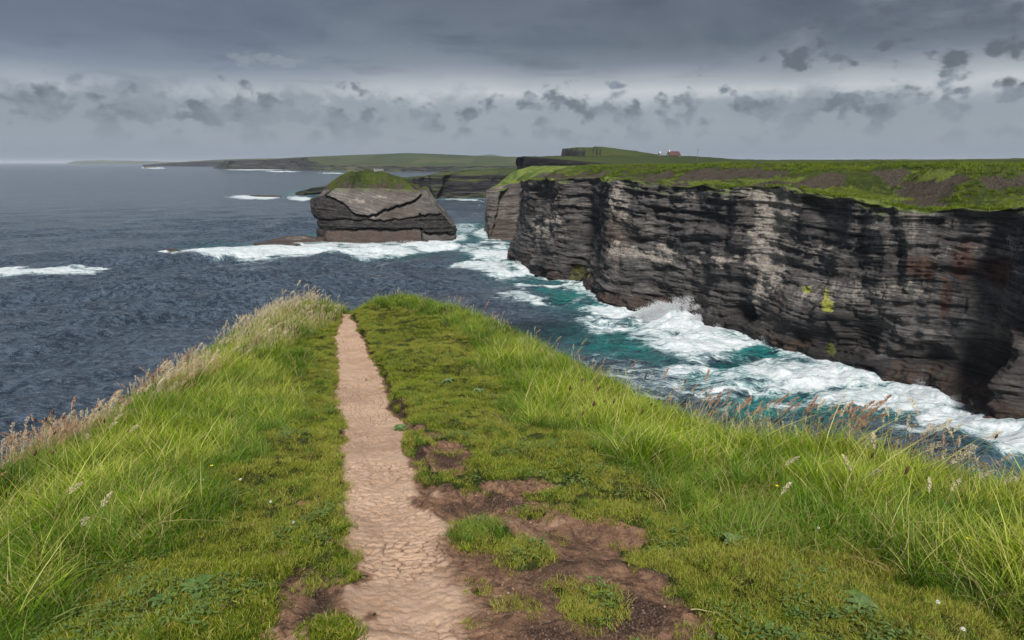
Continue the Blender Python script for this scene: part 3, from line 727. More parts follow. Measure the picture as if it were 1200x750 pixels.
def build_main_cliff():
    base_px = [(601,303),(606,309),(620,318),(642,327),(665,330),(687,331),(689,340),(700,353),(738,362),(762,366),(800,375),(860,389),(905,402),(960,419),(1020,441),(1085,455),(1125,470),(1200,508)]
    P = [sea_pt(*q) for q in base_px]
    P = [(P[0][0]+16, P[0][1]+90), (P[0][0]+7, P[0][1]+22)]+[tuple(p) for p in P]+[(73, 70), (84, 40), (96, 0), (104, -60)]
    COASTS.append(np.array(P))
    ns, nt = 1250, 215
    s, bx, by = resample(P, 1.0, ns)
    tx, ty = np.gradient(bx, s), np.gradient(by, s); l = np.hypot(tx, ty); tx /= l; ty /= l
    # travelling from far to near: sea is on the right-hand side
    ox, oy = ty, -tx
    if (ox[ns//2]*(0-bx[ns//2])+oy[ns//2]*(0-by[ns//2])) < 0: ox, oy = -ox, -oy
    pxb, _, _ = w2p(bx, by, by*0)
    tp = np.array([(560,208),(606,213),(650,211),(690,208),(740,212),(780,220),(900,218),(940,225),(985,236),(1050,241),(1100,246),(1200,245),(1300,250)], float)
    # edge height from the photograph's brink, brink set back 2.5 m from the foot
    setb = 2.8+1.6*fbm(s/25, s*0, 0, 2, 5)+1.1*fbm(s/6, s*0+7, 0, 3, 55)
    ex, ey = bx-ox*setb, by-oy*setb
    pxe, _, _ = w2p(ex, ey, ey*0+30)
    pe = np.interp(pxe, tp[:, 0], tp[:, 1]); u = (375-pe)/800
    z0 = 35+(-SP+u*CP)/(CP+u*SP)*ey
    z0 = np.where((ey > 30) & (ey < 262), z0, np.where(ey <= 30, 28.5, np.nan))
    ok = ~np.isnan(z0); z0 = np.interp(s, s[ok], z0[ok])
    z0 = np.convolve(np.pad(z0, 20, 'edge'), np.ones(41)/41, 'valid')+.85*fbm(s/5, s*0, 0, 4, 6)
    t = np.concatenate([np.linspace(0, 1, nt-12), 1+np.linspace(.02, 1, 12)])
    S, Tt = np.meshgrid(s, t); tc = np.minimum(Tt, 1)
    Z = -2.5+(z0[None]+2.5)*tc
    BX, BY, OX, OY = [np.broadcast_to(a[None], S.shape) for a in (bx, by, ox, oy)]
    back = setb[None]*(tc**1.2)*1.0-0.6
    D = strata_disp(S, BX, BY, Z, 1.0, 3)-1.2
    D = D*sm(0, .06, 1.03-tc)*.9+D*.1
    # undercut caves and hollows, protruding foot
    gx, gy = BX-OX*back, BY-OY*back
    px, py, _ = w2p(gx, gy, Z)
    cave = np.maximum(ell(px, py, [(675,318,14,12),(868,368,16,16),(700,255,30,12,.35),(1150,425,55,40),(1090,420,45,22,.6),(820,281,30,7,.5),(745,283,26,6,.5),(1000,400,60,25,.3),(640,250,26,40,.35),(690,270,12,40,.5)]), 0)
    but = np.maximum(ell(px, py, [(935,370,75,50,.8),(1185,450,35,60,1.1),(720,330,30,60,.5),(600,290,20,30,.5)]), 0)
    foot = 1.6*sm(5.5, 0, Z)*(.6+.6*fbm(S/4, S*0, 0, 3, 15))
    D = D-3.6*cave+4.6*but+foot-2.2*np.maximum(ell(px, py, [(862,330,22,60),(1045,300,16,60,.8)]), 0)
    over = np.maximum(Tt-1, 0)
    back = back+over*5.0
    X, Y = BX-OX*(back-D*np.maximum(1-over*2, 0)), BY-OY*(back-D*np.maximum(1-over*2, 0))
    Z = Z-.35*over+.25*fbm(S/2, Tt*30, 0, 3, 8)*sm(.9, 1, tc)*(over < .3)
    px, py, _ = w2p(X, Y, Z)
    px = px+14*fbm(X/5, Y/5, Z/5, 4, 401); py = py+9*fbm(X/4, Y/4, Z/4, 4, 402)
    E = lambda L: np.clip(ell(px, py, L)+.30, 0, 1).ravel()
    at = {'tan': E([(908,245,32,42,1.5),(898,295,22,50,1.4),(885,335,16,30,1.1),(780,298,70,9,1.4),(835,305,50,8,1.4),(735,292,20,7),(655,255,10,25,.8),(725,232,8,30),(1000,290,80,6,.4),(1070,262,60,18,.25),(810,228,30,6,.6),(870,225,50,7,.6),(960,345,60,18,.35),(1140,295,70,20,.4),(640,270,24,14,.6),(1030,345,60,14,.3)]),
          'rust': E([(1107,350,9,26),(1130,310,16,34),(1080,315,20,18,.8),(1165,320,20,20,.8)]),
          'lich': E([(974,348,4.5,20),(970,362,7,8),(940,335,9,4),(972,412,6,8),(674,320,13,7)]),
          'wet': np.clip(sm(4.0, .2, Z+1.6*fbm(S/5, Z/4, 0, 3, 66))+.18*sm(12, 3, Z+3*fbm(S/9, Z/5, 0, 3, 69))+cave*.6, 0, 1).ravel(),  # wet near the waterline; also darkens the lower face and the caves
          'brown': (sm(5.5, 1.5, Z+1.5*fbm(S/4, Z/4, 0, 3, 67))*sm(.2, .5, fbm(S/14, S*0, 0, 2, 68)+.35)*.55).ravel(),
          'veg': (sm(-2.4, -.3, Z-z0[None])*.95).ravel()}
    o = mesh('sea_cliff', np.stack([X, Y, Z], -1), gridF(len(t), ns), M_CLIFF, at)
    tag(o, 'tall dark cliff of bedded rock with surf at its foot', kind='structure')
    # the plateau behind the brink
    k = np.arange(0, ns, 3); r = np.concatenate([[0, .8, 1.8], 3*np.power(420/3, np.linspace(0, 1, 150))])
    dirx = np.interp(s[k], [s[0], s[-1]], [.92, 1.0]); diry = np.interp(np.arange(len(k)), [0, len(k)-1], [.75, .05])
    ln = np.hypot(dirx, diry); dirx, diry = dirx/ln, diry/ln
    ix, iy = bx[k]-ox[k]*(setb[k]-.6), by[k]-oy[k]*(setb[k]-.6)
    R = r[:, None]
    X = ix[None]+dirx[None]*R; Y = iy[None]+diry[None]*R
    # near the edge leave along the local normal so the turf meets the rock
    zz0 = z0[k][None]
    bw = np.clip(9+9*fbm(s[k]/22, s[k]*0, 0, 2, 25), 3, 22)[None]
    bank = sm(0, 1, (R-bw)/(16+8*fbm(s[k]/18, s[k]*0, 0, 2, 26)[None]))
    far = sm(0, 1, R/330)
    hh = np.interp(Y[0], [40, 90, 140, 180, 250], [31.5, 33.2, 34.2, 34.2, 33.2])[None]
    Z = zz0+.04*np.minimum(R, bw)+(hh-zz0-.5)*bank+far*np.interp(Y[0], [60, 150, 250], [3.6, 2.6, 2.0])[None]
    Z = Z+sm(0, 3, R)*(.55*fbm(X/9, Y/9, 0, 4, 27)+.16*fbm(X/2.0, Y/2.0, 0, 3, 28))*(1-.5*far)
    n2 = fbm(X/16, Y/16, 0, 3, 29)
    px, py, _ = w2p(X, Y, Z)
    nn = fbm(X/7, Y/7, 0, 4, 30)
    sc = ell(px, py, [(765,204,120,6),(870,201,60,7),(1010,204,58,11),(1175,212,58,18),(1085,224,60,6),(680,207,40,4),(650,208,30,3),(1060,214,40,4),(940,214,60,4),(1100,238,60,5),(1160,243,50,4),(1000,238,40,3),(900,222,40,3)])
    scree = np.clip(sc*1.2+1.4*nn+.1, 0, 1)*sm(.0, .25, sc+.3)
    scree = np.maximum(scree, .75*sm(.28, .5, fbm(X/5, Y/5, 0, 4, 35))*sm(30, 12, R)*(R < 40))
    sl = ell(px, py, [(830,213,100,5),(770,216,40,4),(1000,223,62,6),(1040,231,50,5),(1195,236,40,9),(640,202,45,9),(920,211,30,5),(1090,206,50,10,.6),(1130,225,40,4)])
    lime = np.clip(sl+.35, 0, 1)*(.6+.8*nn)
    Z = Z-scree*.9*sm(0, 3, R)+.25*fbm(X/1.6, Y/1.6, 0, 3, 36)*scree
    o = mesh('cliff_top', np.stack([X, Y, Z], -1), gridF(len(r), len(k)), M_TURF, {'scree': scree.ravel(), 'lime': lime.ravel()})
    tag(o, 'grassy cliff top with eroded brown banks', kind='structure')
    return X, Y, Z, scree
CX, CY, CZ, CS = build_main_cliff()
print('cliff', time.time()-T0)

def coast(name, label, base, ztop, inland, depth, ns=300, nt=40, nr=50, k=1.0, setback=4.0, rise=None, m=None, seed=0, kind='structure', L=2.0, surf=True, cap=None, absz=None):
    """cliffed land: base = plan points at the waterline in order, ztop = heights per point, rise(R, X, Y) = height added inland"""
    P = np.array(base, float)
    if surf: COASTS.append(P)
    seg = np.hypot(*np.diff(P, axis=0).T); c = np.concatenate([[0], np.cumsum(seg)])
    s, bx, by = resample(P, 0.0, ns)
    z0 = np.interp(s, c, ztop)
    tx, ty = np.gradient(bx, s), np.gradient(by, s); l = np.hypot(tx, ty)+1e-9; tx /= l; ty /= l
    ox, oy = ty, -tx
    sg = np.sign(-(ox*inland[0]+oy*inland[1]).mean()); ox, oy = ox*sg, oy*sg
    t = np.linspace(0, 1, nt); S, Tt = np.meshgrid(s, t)
    Z = -3+(z0[None]+3)*Tt
    D = strata_disp(S/k, bx[None]+0*S, by[None]+0*S, Z/min(k, 2.5), k, seed, L)*sm(0, .08, 1.02-Tt)-1.5*k
    back = setback*Tt**.8*np.clip(1+.6*fbm(s/(30*k), s*0, 0, 3, seed+3), .2, 2)[None]
    X = bx[None]-ox[None]*(back-D); Y = by[None]-oy[None]*(back-D)
    r = depth*np.linspace(0, 1, nr+1)[1:]**1.8
    R = r[:, None]
    top = (X[-1], Y[-1], Z[-1])
    GX = top[0][None]+inland[0]*R; GY = top[1][None]+inland[1]*R
    GZ = top[2][None]+(rise(R, GX, GY) if rise else 0)
    GZ = GZ+fbm(GX/(12*k), GY/(12*k), 0, 4, seed+9)*.5*k*sm(0, 6*k, R)
    if absz is not None:
        w_ = sm(0, absz[1], R); GZ = top[2][None]*(1-w_)+absz[0](GX, GY)*w_+fbm(GX/90, GY/90, 0, 3, seed)*1.5*w_
    if cap is not None: GZ = np.minimum(GZ, cap+.25*(GZ-top[2][None]-4)*0)
    X = np.vstack([X, GX]); Y = np.vstack([Y, GY]); Z = np.vstack([Z, GZ])
    at = {'veg': np.concatenate([np.zeros(nt*ns), np.ones(nr*ns)])}
    o = mesh(name, np.stack([X, Y, Z], -1), gridF(nt+nr, ns), m or M_FAR, at)
    tag(o, label, kind=kind); return o

# land behind the main cliff, nearest first
def sp(px, py): return tuple(sea_pt(px, py))
def zy(px, py, Y): return at_y(px, py, Y)[2]
def nose():
    # slabby point between the sea stack and the main cliff
    b = [(38, 420), (10, 395), sp(566,270), sp(564,274), sp(571,279), sp(600,278), (12, 322), (40, 318)]
    zt = [33, 31, 22, 20.5, 22, 25, 30, 31]
    rise = lambda R, X, Y: 9.0*sm(0, 26, R)+sm(20, 90, R)*2.5
    o = coast('rocky_point', 'rounded slab-sided point with a grassy slope, half hidden behind the tall cliff', b, zt, (.62, .78), 70, 260, 90, 40, .42, 5, rise, M_STACK2, 51, 'structure', 1.6, cap=33.2)
    return o
M_STACK2 = m_rock('point_slab_rock', ((.065,.058,.054),(.15,.13,.118)), scale=.8, strata=1.0, dip=(-.15, .1))
nose()
# block of higher cliff-top behind it, with a dark rock band
coast('cliff_block', 'higher grassed block with a dark rock band behind the near cliff', [(60, 560), (18, 520), (1, 455), (4, 430), (26, 418), (70, 405), (160, 395)],
      [36.5, 36.8, zy(602,184,455), zy(612,183,430), zy(650,186.5,420), 33.0, 30], (.62, .78), 260, 320, 50, 40, 1.0, 3,
      lambda R, X, Y: .6*sm(0, 60, R)+1.2*sm(60, 260, R), M_FAR, 77)
# the humped hill with a cliffed end, 700 m off
def hump():
    n, m = 420, 70
    pxs = np.concatenate([np.linspace(640, 654, 6), np.linspace(655, 663, 40), np.linspace(664, 1400, n-46)])
    q = np.linspace(0, 1, m)
    PXg, Q = np.meshgrid(pxs, q)
    Yg = 560+Q**1.3*560
    front = np.interp(PXg, [640, 655, 672, 690, 780, 1400], [640, 655, 640, 620, 570, 540])+6*fbm(PXg/9, Q*0, 0, 3, 4)
    Xg = (PXg-600)/800*Yg*1.02
    tgt = np.interp(PXg, [640, 654, 656, 672, 700, 735, 780, 830, 900, 1100, 1300], [188, 188, 174, 173, 174, 177.5, 184, 187.3, 187.6, 187, 184.5])
    u = (375-tgt)/800; top = 35+(-SP+u*CP)/(CP+u*SP)*760
    steep = np.interp(PXg, [655, 672, 700, 760], [7, 14, 70, 150])
    g = sm(0, 1, (Yg-front)/steep)
    low = 31.0
    shelf = np.where(PXg < 700, sm(0, 1, (Yg-front)/steep), 0)
    Z = low+(top-low)*np.where(PXg < 690, g*.86+.14*sm(0, 120, Yg-front), g)
    Z = Z*(1-.0*shelf)-sm(850, 1100, Yg)*22+.5*fbm(Xg/14, Yg/14, 0, 4, 5)
    tag(mesh('grassy_hill', np.stack([Xg, Yg, Z], -1), gridF(m, len(pxs)), M_FAR), 'humped grassy hill with a cliffed left end behind the cliffs', kind='structure')
hump()
# the dark middle-distance coast behind the stack
coast('middle_cliffs', 'low dark cliffs in the middle distance behind the sea stack', [sp(380,219), sp(345,226.5), sp(350,229), sp(378,227), sp(420,226), sp(470,229), sp(486,232), sp(510,233.5), sp(540,232), sp(575,232.5), sp(597,232), sp(660,232)],
      [5, 1.5, 2, 7, 11, 18, 22, 22.5, 23, 23, 23, 24], (.25, .97), 1500, 420, 46, 60, 2.2, 9,
      lambda R, X, Y: np.interp(R, [0, 60, 300, 1500], [0, 2.5, 5, 14])*np.interp(w2p(X, Y, 20+0*X)[0], [360, 470, 560], [.15, .9, 1]), M_FAR, 99)
# far coast with fields
def far_coast():
    b = [sp(255,196.7), sp(248,197.3), sp(262,198.6), sp(300,198.4), sp(330,198.8), sp(352,199.5), sp(366,200), sp(400,200.8), sp(432,201), sp(470,201.5), sp(620,202)]
    D = 2800.0
    zt = [28, 33, 44, 47, 55, 58, 26, 24, 22, 22, 22]
    def absz(X, Y):
        px, py, _ = w2p(X, Y, 40+0*X)
        tgt = np.interp(px, [235, 262, 300, 340, 380, 430, 478, 520, 570, 640], [191, 187.2, 187, 185, 183, 181.2, 179.4, 181.0, 183.2, 184.5])
        u = (375-tgt)/800; return 35+(-SP+u*CP)/(CP+u*SP)*Y
    coast('far_headland', 'far green headland with dark sea cliffs', b, zt, (.05, .999), 1500, 380, 20, 70, 5.0, 25, None, M_FAR, 111, 'structure', 5, absz=(absz, 1100))
far_coast()
coast('distant_point', 'thin distant point reaching out at the horizon', [(-1500, 5900), sp(168,194.6), sp(200,194.8), sp(240,195.0), sp(300,195.3), sp(380,195.6)],
      [30, 10, 26, 42, 50, 50], (.0, 1), 900, 200, 12, 30, 5.0, 20, lambda R, X, Y: 20*sm(0, 500, R), M_FAR, 121, 'structure', 6)
def ridge(name, label, px0, px1, D, heights, seed):
    n = 120; px = np.linspace(px0, px1, n)
    a = np.stack([ray(p, 190.0)*D for p in px]); h = np.interp(px, *heights)
    h = 35+(190.3-h)*D/800*1.0
    h = h*(1+.05*fbm(px/8, px*0, 0, 3, seed))
    rows = []
    for q, f in ((-.04, -.2), (-.02, .5), (0, 1.0), (.03, .8), (.06, -.2)):
        rows.append(np.stack([a[:, 0]*(1+q), a[:, 1]*(1+q), h*f], -1))
    tag(mesh(name, np.array(rows), gridF(5, n), M_FAR), label, kind='structure')
ridge('distant_hills', 'faint blue hills on the left horizon', 78, 240, 15000, ([78, 90, 120, 150, 200, 240], [191, 188.6, 187.8, 188.2, 189.5, 191]), 4)
ridge('horizon_hills', 'faint blue hills behind the far fields', 540, 860, 14000, ([540, 560, 575, 600, 760, 815, 830, 860], [184.6, 182.4, 181.5, 184.5, 186.5, 185.6, 185.2, 188]), 5)

# ------------------------------------------------------------------ sea stack
def build_stack():
    ns, nt = 520, 150
    c = sea_pt(445, 285); cx, cy = c[0]-.7, c[1]+17.0
    th = np.linspace(0, 2*math.pi, ns, endpoint=False)
    # heights of the rim as seen from the front
    def pxz(px, L, H): return np.interp(px, L, H)
    W = 33.2; Dp = 17.0
    ct, st = np.cos(th), np.sin(th)
    # superellipse plan, front at -y
    rr = 1/(np.abs(ct)**3.0+np.abs(st)**3.0)**(1/3.0)
    ux, uy = ct*rr, st*rr
    t = np.linspace(0, 1, nt)
    TH, T = np.meshgrid(th, t)
    U, Vv = np.broadcast_to(ux, TH.shape), np.broadcast_to(uy, TH.shape)
    X0 = cx+U*W; pxn = 443+U*88
    rim = np.interp(pxn, [358, 366, 380, 400, 490, 500, 512, 522, 530], [19, 21.5, 23.6, 23.4, 23.0, 21, 18, 13, 6])
    Z = -2+(rim+2)*T
    # narrowing with height on the right, slight overhang on the left
    Hn = np.clip(Z/23.5, 0, 1)
    left, right = sm(-.4, -.95, U), sm(.5, .95, U)
    shrinkR = 1-.36*right*Hn**2.3
    shrinkL = 1-.24*left*sm(.76, 1.0, Hn)-.08*left*sm(.62, .32, Hn)
    front = sm(.1, -.7, Vv)
    # bedding: three curved cracks
    z1 = np.interp(pxn, [360, 372, 388, 402, 415, 430, 445, 465, 485, 497, 506, 530], [21, 20.5, 19.5, 16.5, 12.5, 11.5, 13.5, 16, 18.2, 21.5, 22, 22])+.5*fbm(pxn/5, 0*pxn, 0, 3, 4)
    z2 = np.interp(pxn, [360, 380, 400, 420, 450, 480, 492, 500, 530], [5.5, 5.5, 5.2, 5.5, 5.0, 5.6, 6.0, 3.5, 2.5])+.6*fbm(pxn/6, 0*pxn, 0, 3, 5)
    z3 = np.interp(pxn, [360, 395, 420, 450, 485, 495, 530], [9.5, 10, 9.6, 9.4, 10.4, 12, 12])+.5*fbm(pxn/6, 0*pxn, 0, 3, 6)
    # front profile depth (set-back from foot), slabs slope back
    back = np.where(Z > z1, 3.6+(Z-z1)*.62, 0)
    back = np.where((Z <= z1) & (Z > z3), 3.4+(Z-z3)*.12, back)
    back = np.where((Z <= z3) & (Z > z2), 2.0+(Z-z2)*.25+1.0*(hash1(np.floor(Z*1.6+.1*pxn*.1), 4)), back)
    back = np.where(Z <= z2, .45*Z*.5, back)
    notch = 2.6*np.exp(-((Z-z1+.4)/.55)**2)+1.6*np.exp(-((Z-z3)/.4)**2)+1.8*np.exp(-((Z-z2-.3)/.4)**2)
    crack = 2.0*np.exp(-((pxn-493+.25*(Z-10))/1.0)**2)*(Z < 13)
    pxw = pxn+.6*fbm(Z/2, Z*0, 0, 2, 9)
    S = TH*30
    smooth_slab = ((Z > z1) | (Z < z2) | ((pxn > 430) & (Z > z3))) & (U > -.80)
    D = strata_disp(S, X0, Z*0+cy, Z, .55, 201, .8)
    D = np.where(smooth_slab & (Vv < .2), D*.10+.22*fbm(S/2, Z/3, 0, 3, 9), D)
    D = D-(notch+crack)*(Vv < .3)
    inset = back*front*1.0
    X = cx+U*W*np.where(U > 0, shrinkR, shrinkL)+ct[None]*D*.8
    Y = cy+Vv*Dp+inset+st[None]*D
    # top cap: rings closing to a grassy dome
    caps = np.linspace(0, 1, 34)[1:]
    tx, tyy, tz = X[-1], Y[-1], Z[-1]
    mx, my = cx-3.0, cy+3.0
    CXs, CYs, CZs = [], [], []
    for q in caps:
        xx, yy = tx+(mx-tx)*q, tyy+(my-tyy)*q
        pp = w2p(xx, yy, 28+0*xx)[0]
        crest = np.interp(pp, [365, 378, 388, 400, 412, 430, 445, 460, 475, 488, 500, 520], [23.5, 24.5, 27.5, 30.2, 31.0, 31.4, 30.6, 29.2, 27.6, 25, 22, 17])
        zz = tz+(crest-tz)*(.8*sm(0, .26, q)+.2*sm(.1, .9, q))
        zz = zz+.95*fbm(xx/3.0, yy/3.0, 0, 4, 31)*sm(0, .2, q)
        CXs.append(xx); CYs.append(yy); CZs.append(zz)
    nb = nt
    Xa, Ya, Za = np.vstack([X, CXs]), np.vstack([Y, CYs]), np.vstack([Z, CZs])
    R = Xa.shape[0]
    i = np.arange(R*ns).reshape(R, ns); j = np.roll(i, -1, axis=1)
    F = np.stack([i[:-1], j[:-1], j[1:], i[1:]], -1).reshape(-1, 4)
    V = np.stack([Xa, Ya, Za], -1).reshape(-1, 3)
    side = np.repeat(np.arange(R), ns) < nt
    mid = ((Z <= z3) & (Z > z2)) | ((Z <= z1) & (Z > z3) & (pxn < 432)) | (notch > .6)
    dark = np.zeros((R, ns)); dark[:nt] = np.clip(mid*.75+(U < -.78)*.9+notch*.4+crack, 0, 1)  # dark beds and cracks; shade of the undercut left face painted in
    brown = np.zeros((R, ns)); brown[:nt] = (Z < z2)*.75*(pxn < 492)
    tan = np.zeros((R, ns)); tan[:nt] = np.clip(ell(pxn, Z, [(418,18,22,1.6,.6),(445,20,18,1.2,.6),(392,14,6,3,.9),(436,12,3,1.5),(384,16,4,4,.7)])+.2, 0, .8)
    wet = np.zeros((R, ns)); wet[:nt] = sm(1.6, 0, Z)*.8
    veg = np.zeros((R, ns)); veg[:nt] = sm(-1.4, 0, Z-rim)*.7
    mi = (np.arange(len(F)) // ns >= nt+1).astype(int)
    # rock body and turf cap as two parts of one thing
    root = empty('sea_stack', (float(cx), float(cy), 0.0))
    tag(root, 'grass-capped sea stack of tilted grey slabs standing in surf', 'sea stack')
    off = np.array([cx, cy, 0])
    Fr = F[:(nt+1)*ns]; nv = (nt+2)*ns
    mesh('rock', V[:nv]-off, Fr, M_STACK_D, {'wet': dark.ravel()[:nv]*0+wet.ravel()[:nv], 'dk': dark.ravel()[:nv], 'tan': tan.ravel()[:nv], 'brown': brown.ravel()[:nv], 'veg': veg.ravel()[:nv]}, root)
    st0 = nt*ns
    Fc = F[nt*ns:]-st0
    zf = V[F[nt*ns:]][:, :, 2].min(1)+.8*fbm(V[F[nt*ns:]][:, 0, 0]/2, V[F[nt*ns:]][:, 0, 1]/2, 0, 3, 77)
    Vc = V[st0:]-off+np.array([0, 0, .12])
    mesh('shoulder', V[st0:]-off, Fc[zf < 22.6], M_STACK_D, {k_: np.zeros(len(Vc)) for k_ in ('wet', 'dk', 'tan', 'brown', 'veg')}, root)
    Fc = Fc[zf >= 22.2]
    xx, yy = Vc[:, 0]+cx, Vc[:, 1]+cy
    lime = np.clip(-.2+.4*fbm(xx/5, yy/5, 0, 3, 41), 0, 1); scree = np.clip(.42+.9*fbm(xx/2, yy/2, 0, 3, 42)-.6*sm(24.5, 27, Vc[:, 2]), 0, .8)
    mesh('turf_cap', Vc, Fc, M_TURF, {'lime': lime, 'scree': scree}, root)
    Pw = np.stack([cx+ux*W, cy+uy*Dp], -1); COASTS.append(np.vstack([Pw, Pw[:1]])[::8])
    return cx, cy
def m_stackd():
    m = m_rock('stack_rock', ((.085,.076,.071),(.155,.138,.128)), scale=.8, strata=.9, dip=(.25, 0))
    t = m.node_tree
    # broken dark beds between the slabs, and painted shade on the left face
    b = [n for n in t.nodes if n.type == 'BSDF_PRINCIPLED'][0]
    src = b.inputs['Base Color'].links[0].from_socket
    N = NT.__new__(NT); N.t = t
    pos = N.n('ShaderNodeNewGeometry').outputs['Position']
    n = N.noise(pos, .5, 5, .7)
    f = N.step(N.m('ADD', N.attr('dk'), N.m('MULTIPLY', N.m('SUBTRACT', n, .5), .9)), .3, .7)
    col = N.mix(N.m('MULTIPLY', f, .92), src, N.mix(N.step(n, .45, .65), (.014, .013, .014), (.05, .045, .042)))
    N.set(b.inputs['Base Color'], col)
    return m
M_STACK_D = m_stackd()
SX, SY = build_stack()
print('stack', time.time()-T0)

# ------------------------------------------------------------------ rocks awash
def rock_mesh(seed, sx, sy, sz):
    n1, n2 = 26, 16
    a = np.linspace(0, 2*math.pi, n1, endpoint=False); b = np.linspace(-.45, math.pi/2, n2)
    A, B = np.meshgrid(a, b)
    x, y, z = np.cos(A)*np.cos(B), np.sin(A)*np.cos(B), np.sin(B)
    q = 1+.35*fbm(x*1.3, y*1.3, z*1.3, 3, seed)+.12*np.round(3*vnoise(x*3, y*3, z*4, seed+4))/3+.10*fbm(x*5, y*5, z*5, 3, seed+5)
    V = np.stack([x*q*sx, y*q*sy, np.round(z*5+.4*vnoise(x*2, y*2, 0, seed))/5*q*sz*.4+z*q*sz*.6], -1)
    i = np.arange(n1*n2).reshape(n2, n1); j = np.roll(i, -1, axis=1)
    F = np.stack([i[:-1], j[:-1], j[1:], i[1:]], -1).reshape(-1, 4)
    return V.reshape(-1, 3), F
M_WETROCK = m_simple('wet_brown_rock', (.022,.017,.015), (.085,.060,.048), .9, .5, 0, .5)
ROCKS = [(203,299,6,2.5,2.6,'small brown rock standing alone in the long white breaker'),
         (326,288,11,3,1.8,'low flat rock awash left of the sea stack'),
         (352,284,13,4,2.6,'brown ledge at the left foot of the sea stack'),
         (176,196.5,34,16,9,'tiny dark islet below the distant point'),
         (1168,482,5,3.2,2.6,'rust brown boulder in the surf under the right cliff buttress'),
         (1140,468,2.6,2.0,1.2,'small dark boulder half covered by surf under the cliff'),
         (1190,500,5.0,3.4,2.2,'broad brown boulder at the right end of the surf'),
         (1040,438,4.2,2.4,1.4,'flat brown rock at the cliff foot between two splashes'),
         (880,389,3.0,1.8,1.1,'small brown rock at the cliff foot right of the big wave'),
         (845,380,3.4,2.2,2.2,'wet brown rock streaming with white water beside the big wave'),
         (310,230,22,9,1.5,'thin reef line in the surf left of the middle cliffs'),
         (495,285,4,3,2.0,'low rock at the right front foot of the sea stack')]
for k, (px, py, sx, sy, sz, lab) in enumerate(ROCKS):
    p = sea_pt(px, py)
    V, F = rock_mesh(300+k*3, sx, sy, sz)
    o = mesh('boulder' if sx < 5.5 else 'rock_ledge', V, F, M_WETROCK); o.location = (p[0], p[1], -.15)
    o.rotation_euler = (0, 0, 0.3*(k % 5)-.6)
    tag(o, lab, 'rock')

# ------------------------------------------------------------------ sea
FOAM = [(50,318,80,7,1.0),(20,320,50,6,1),(110,313,28,4,.8),(205,299,18,5,.9),(270,296,90,7,1.1),(350,292,80,9,1.25),(430,293,90,10,1.0),(500,287,50,9,1.0),(300,231,44,3.2,1.0),(355,233,22,3,1),
        (600,318,46,9,1.2),(580,300,45,12,1.0),(555,290,40,8,.6),(560,312,50,6,.8),(640,336,50,5,1.0),(545,268,30,10,.55),(590,287,30,6,.7),(620,240,60,3,.6),
        (735,366,60,12,1.3),(790,378,60,22,1.5),(820,405,80,22,1.25),(760,395,70,16,.9),(700,378,60,10,.7),(860,402,60,18,1.1),(900,425,70,12,.8),(800,430,60,12,.9),
        (960,448,110,18,1.2),(1060,470,100,22,1.35),(1140,495,90,24,1.5),(1180,525,60,25,1.3),(1000,470,80,14,1.0),(1100,515,80,16,.8),(860,450,90,30,.7),(760,445,90,25,.6),(640,352,70,8,.8),(720,385,60,10,.95),(930,435,110,16,1.0),(690,345,26,4,.9),(700,425,60,14,.35),(930,475,60,12,.8),
        (180,196.8,16,1.5,1.0),(300,199,50,1.0,.9),(330,201,24,1.0,1),(390,203,20,1,.9),(550,234,40,1.2,.8),(250,293,60,4,.7),(420,300,60,6,.7)]
DEEPS = [(705,400,62,17),(655,350,36,8),(895,412,36,8),(640,385,60,20),(880,480,50,10),(850,425,40,6)]
TURQ = [(890,413,70,14,1.2),(860,440,90,22,1.1),(665,347,46,9,1.1),(705,362,44,7,1.0),(900,470,90,22,1.0),(640,333,50,10,.6),(560,272,60,18,.45),(750,400,130,36,.8),(580,300,70,20,.5),(1000,480,120,24,.7),(300,292,130,12,.45),(440,292,130,16,.6),(700,400,110,40,.3)]
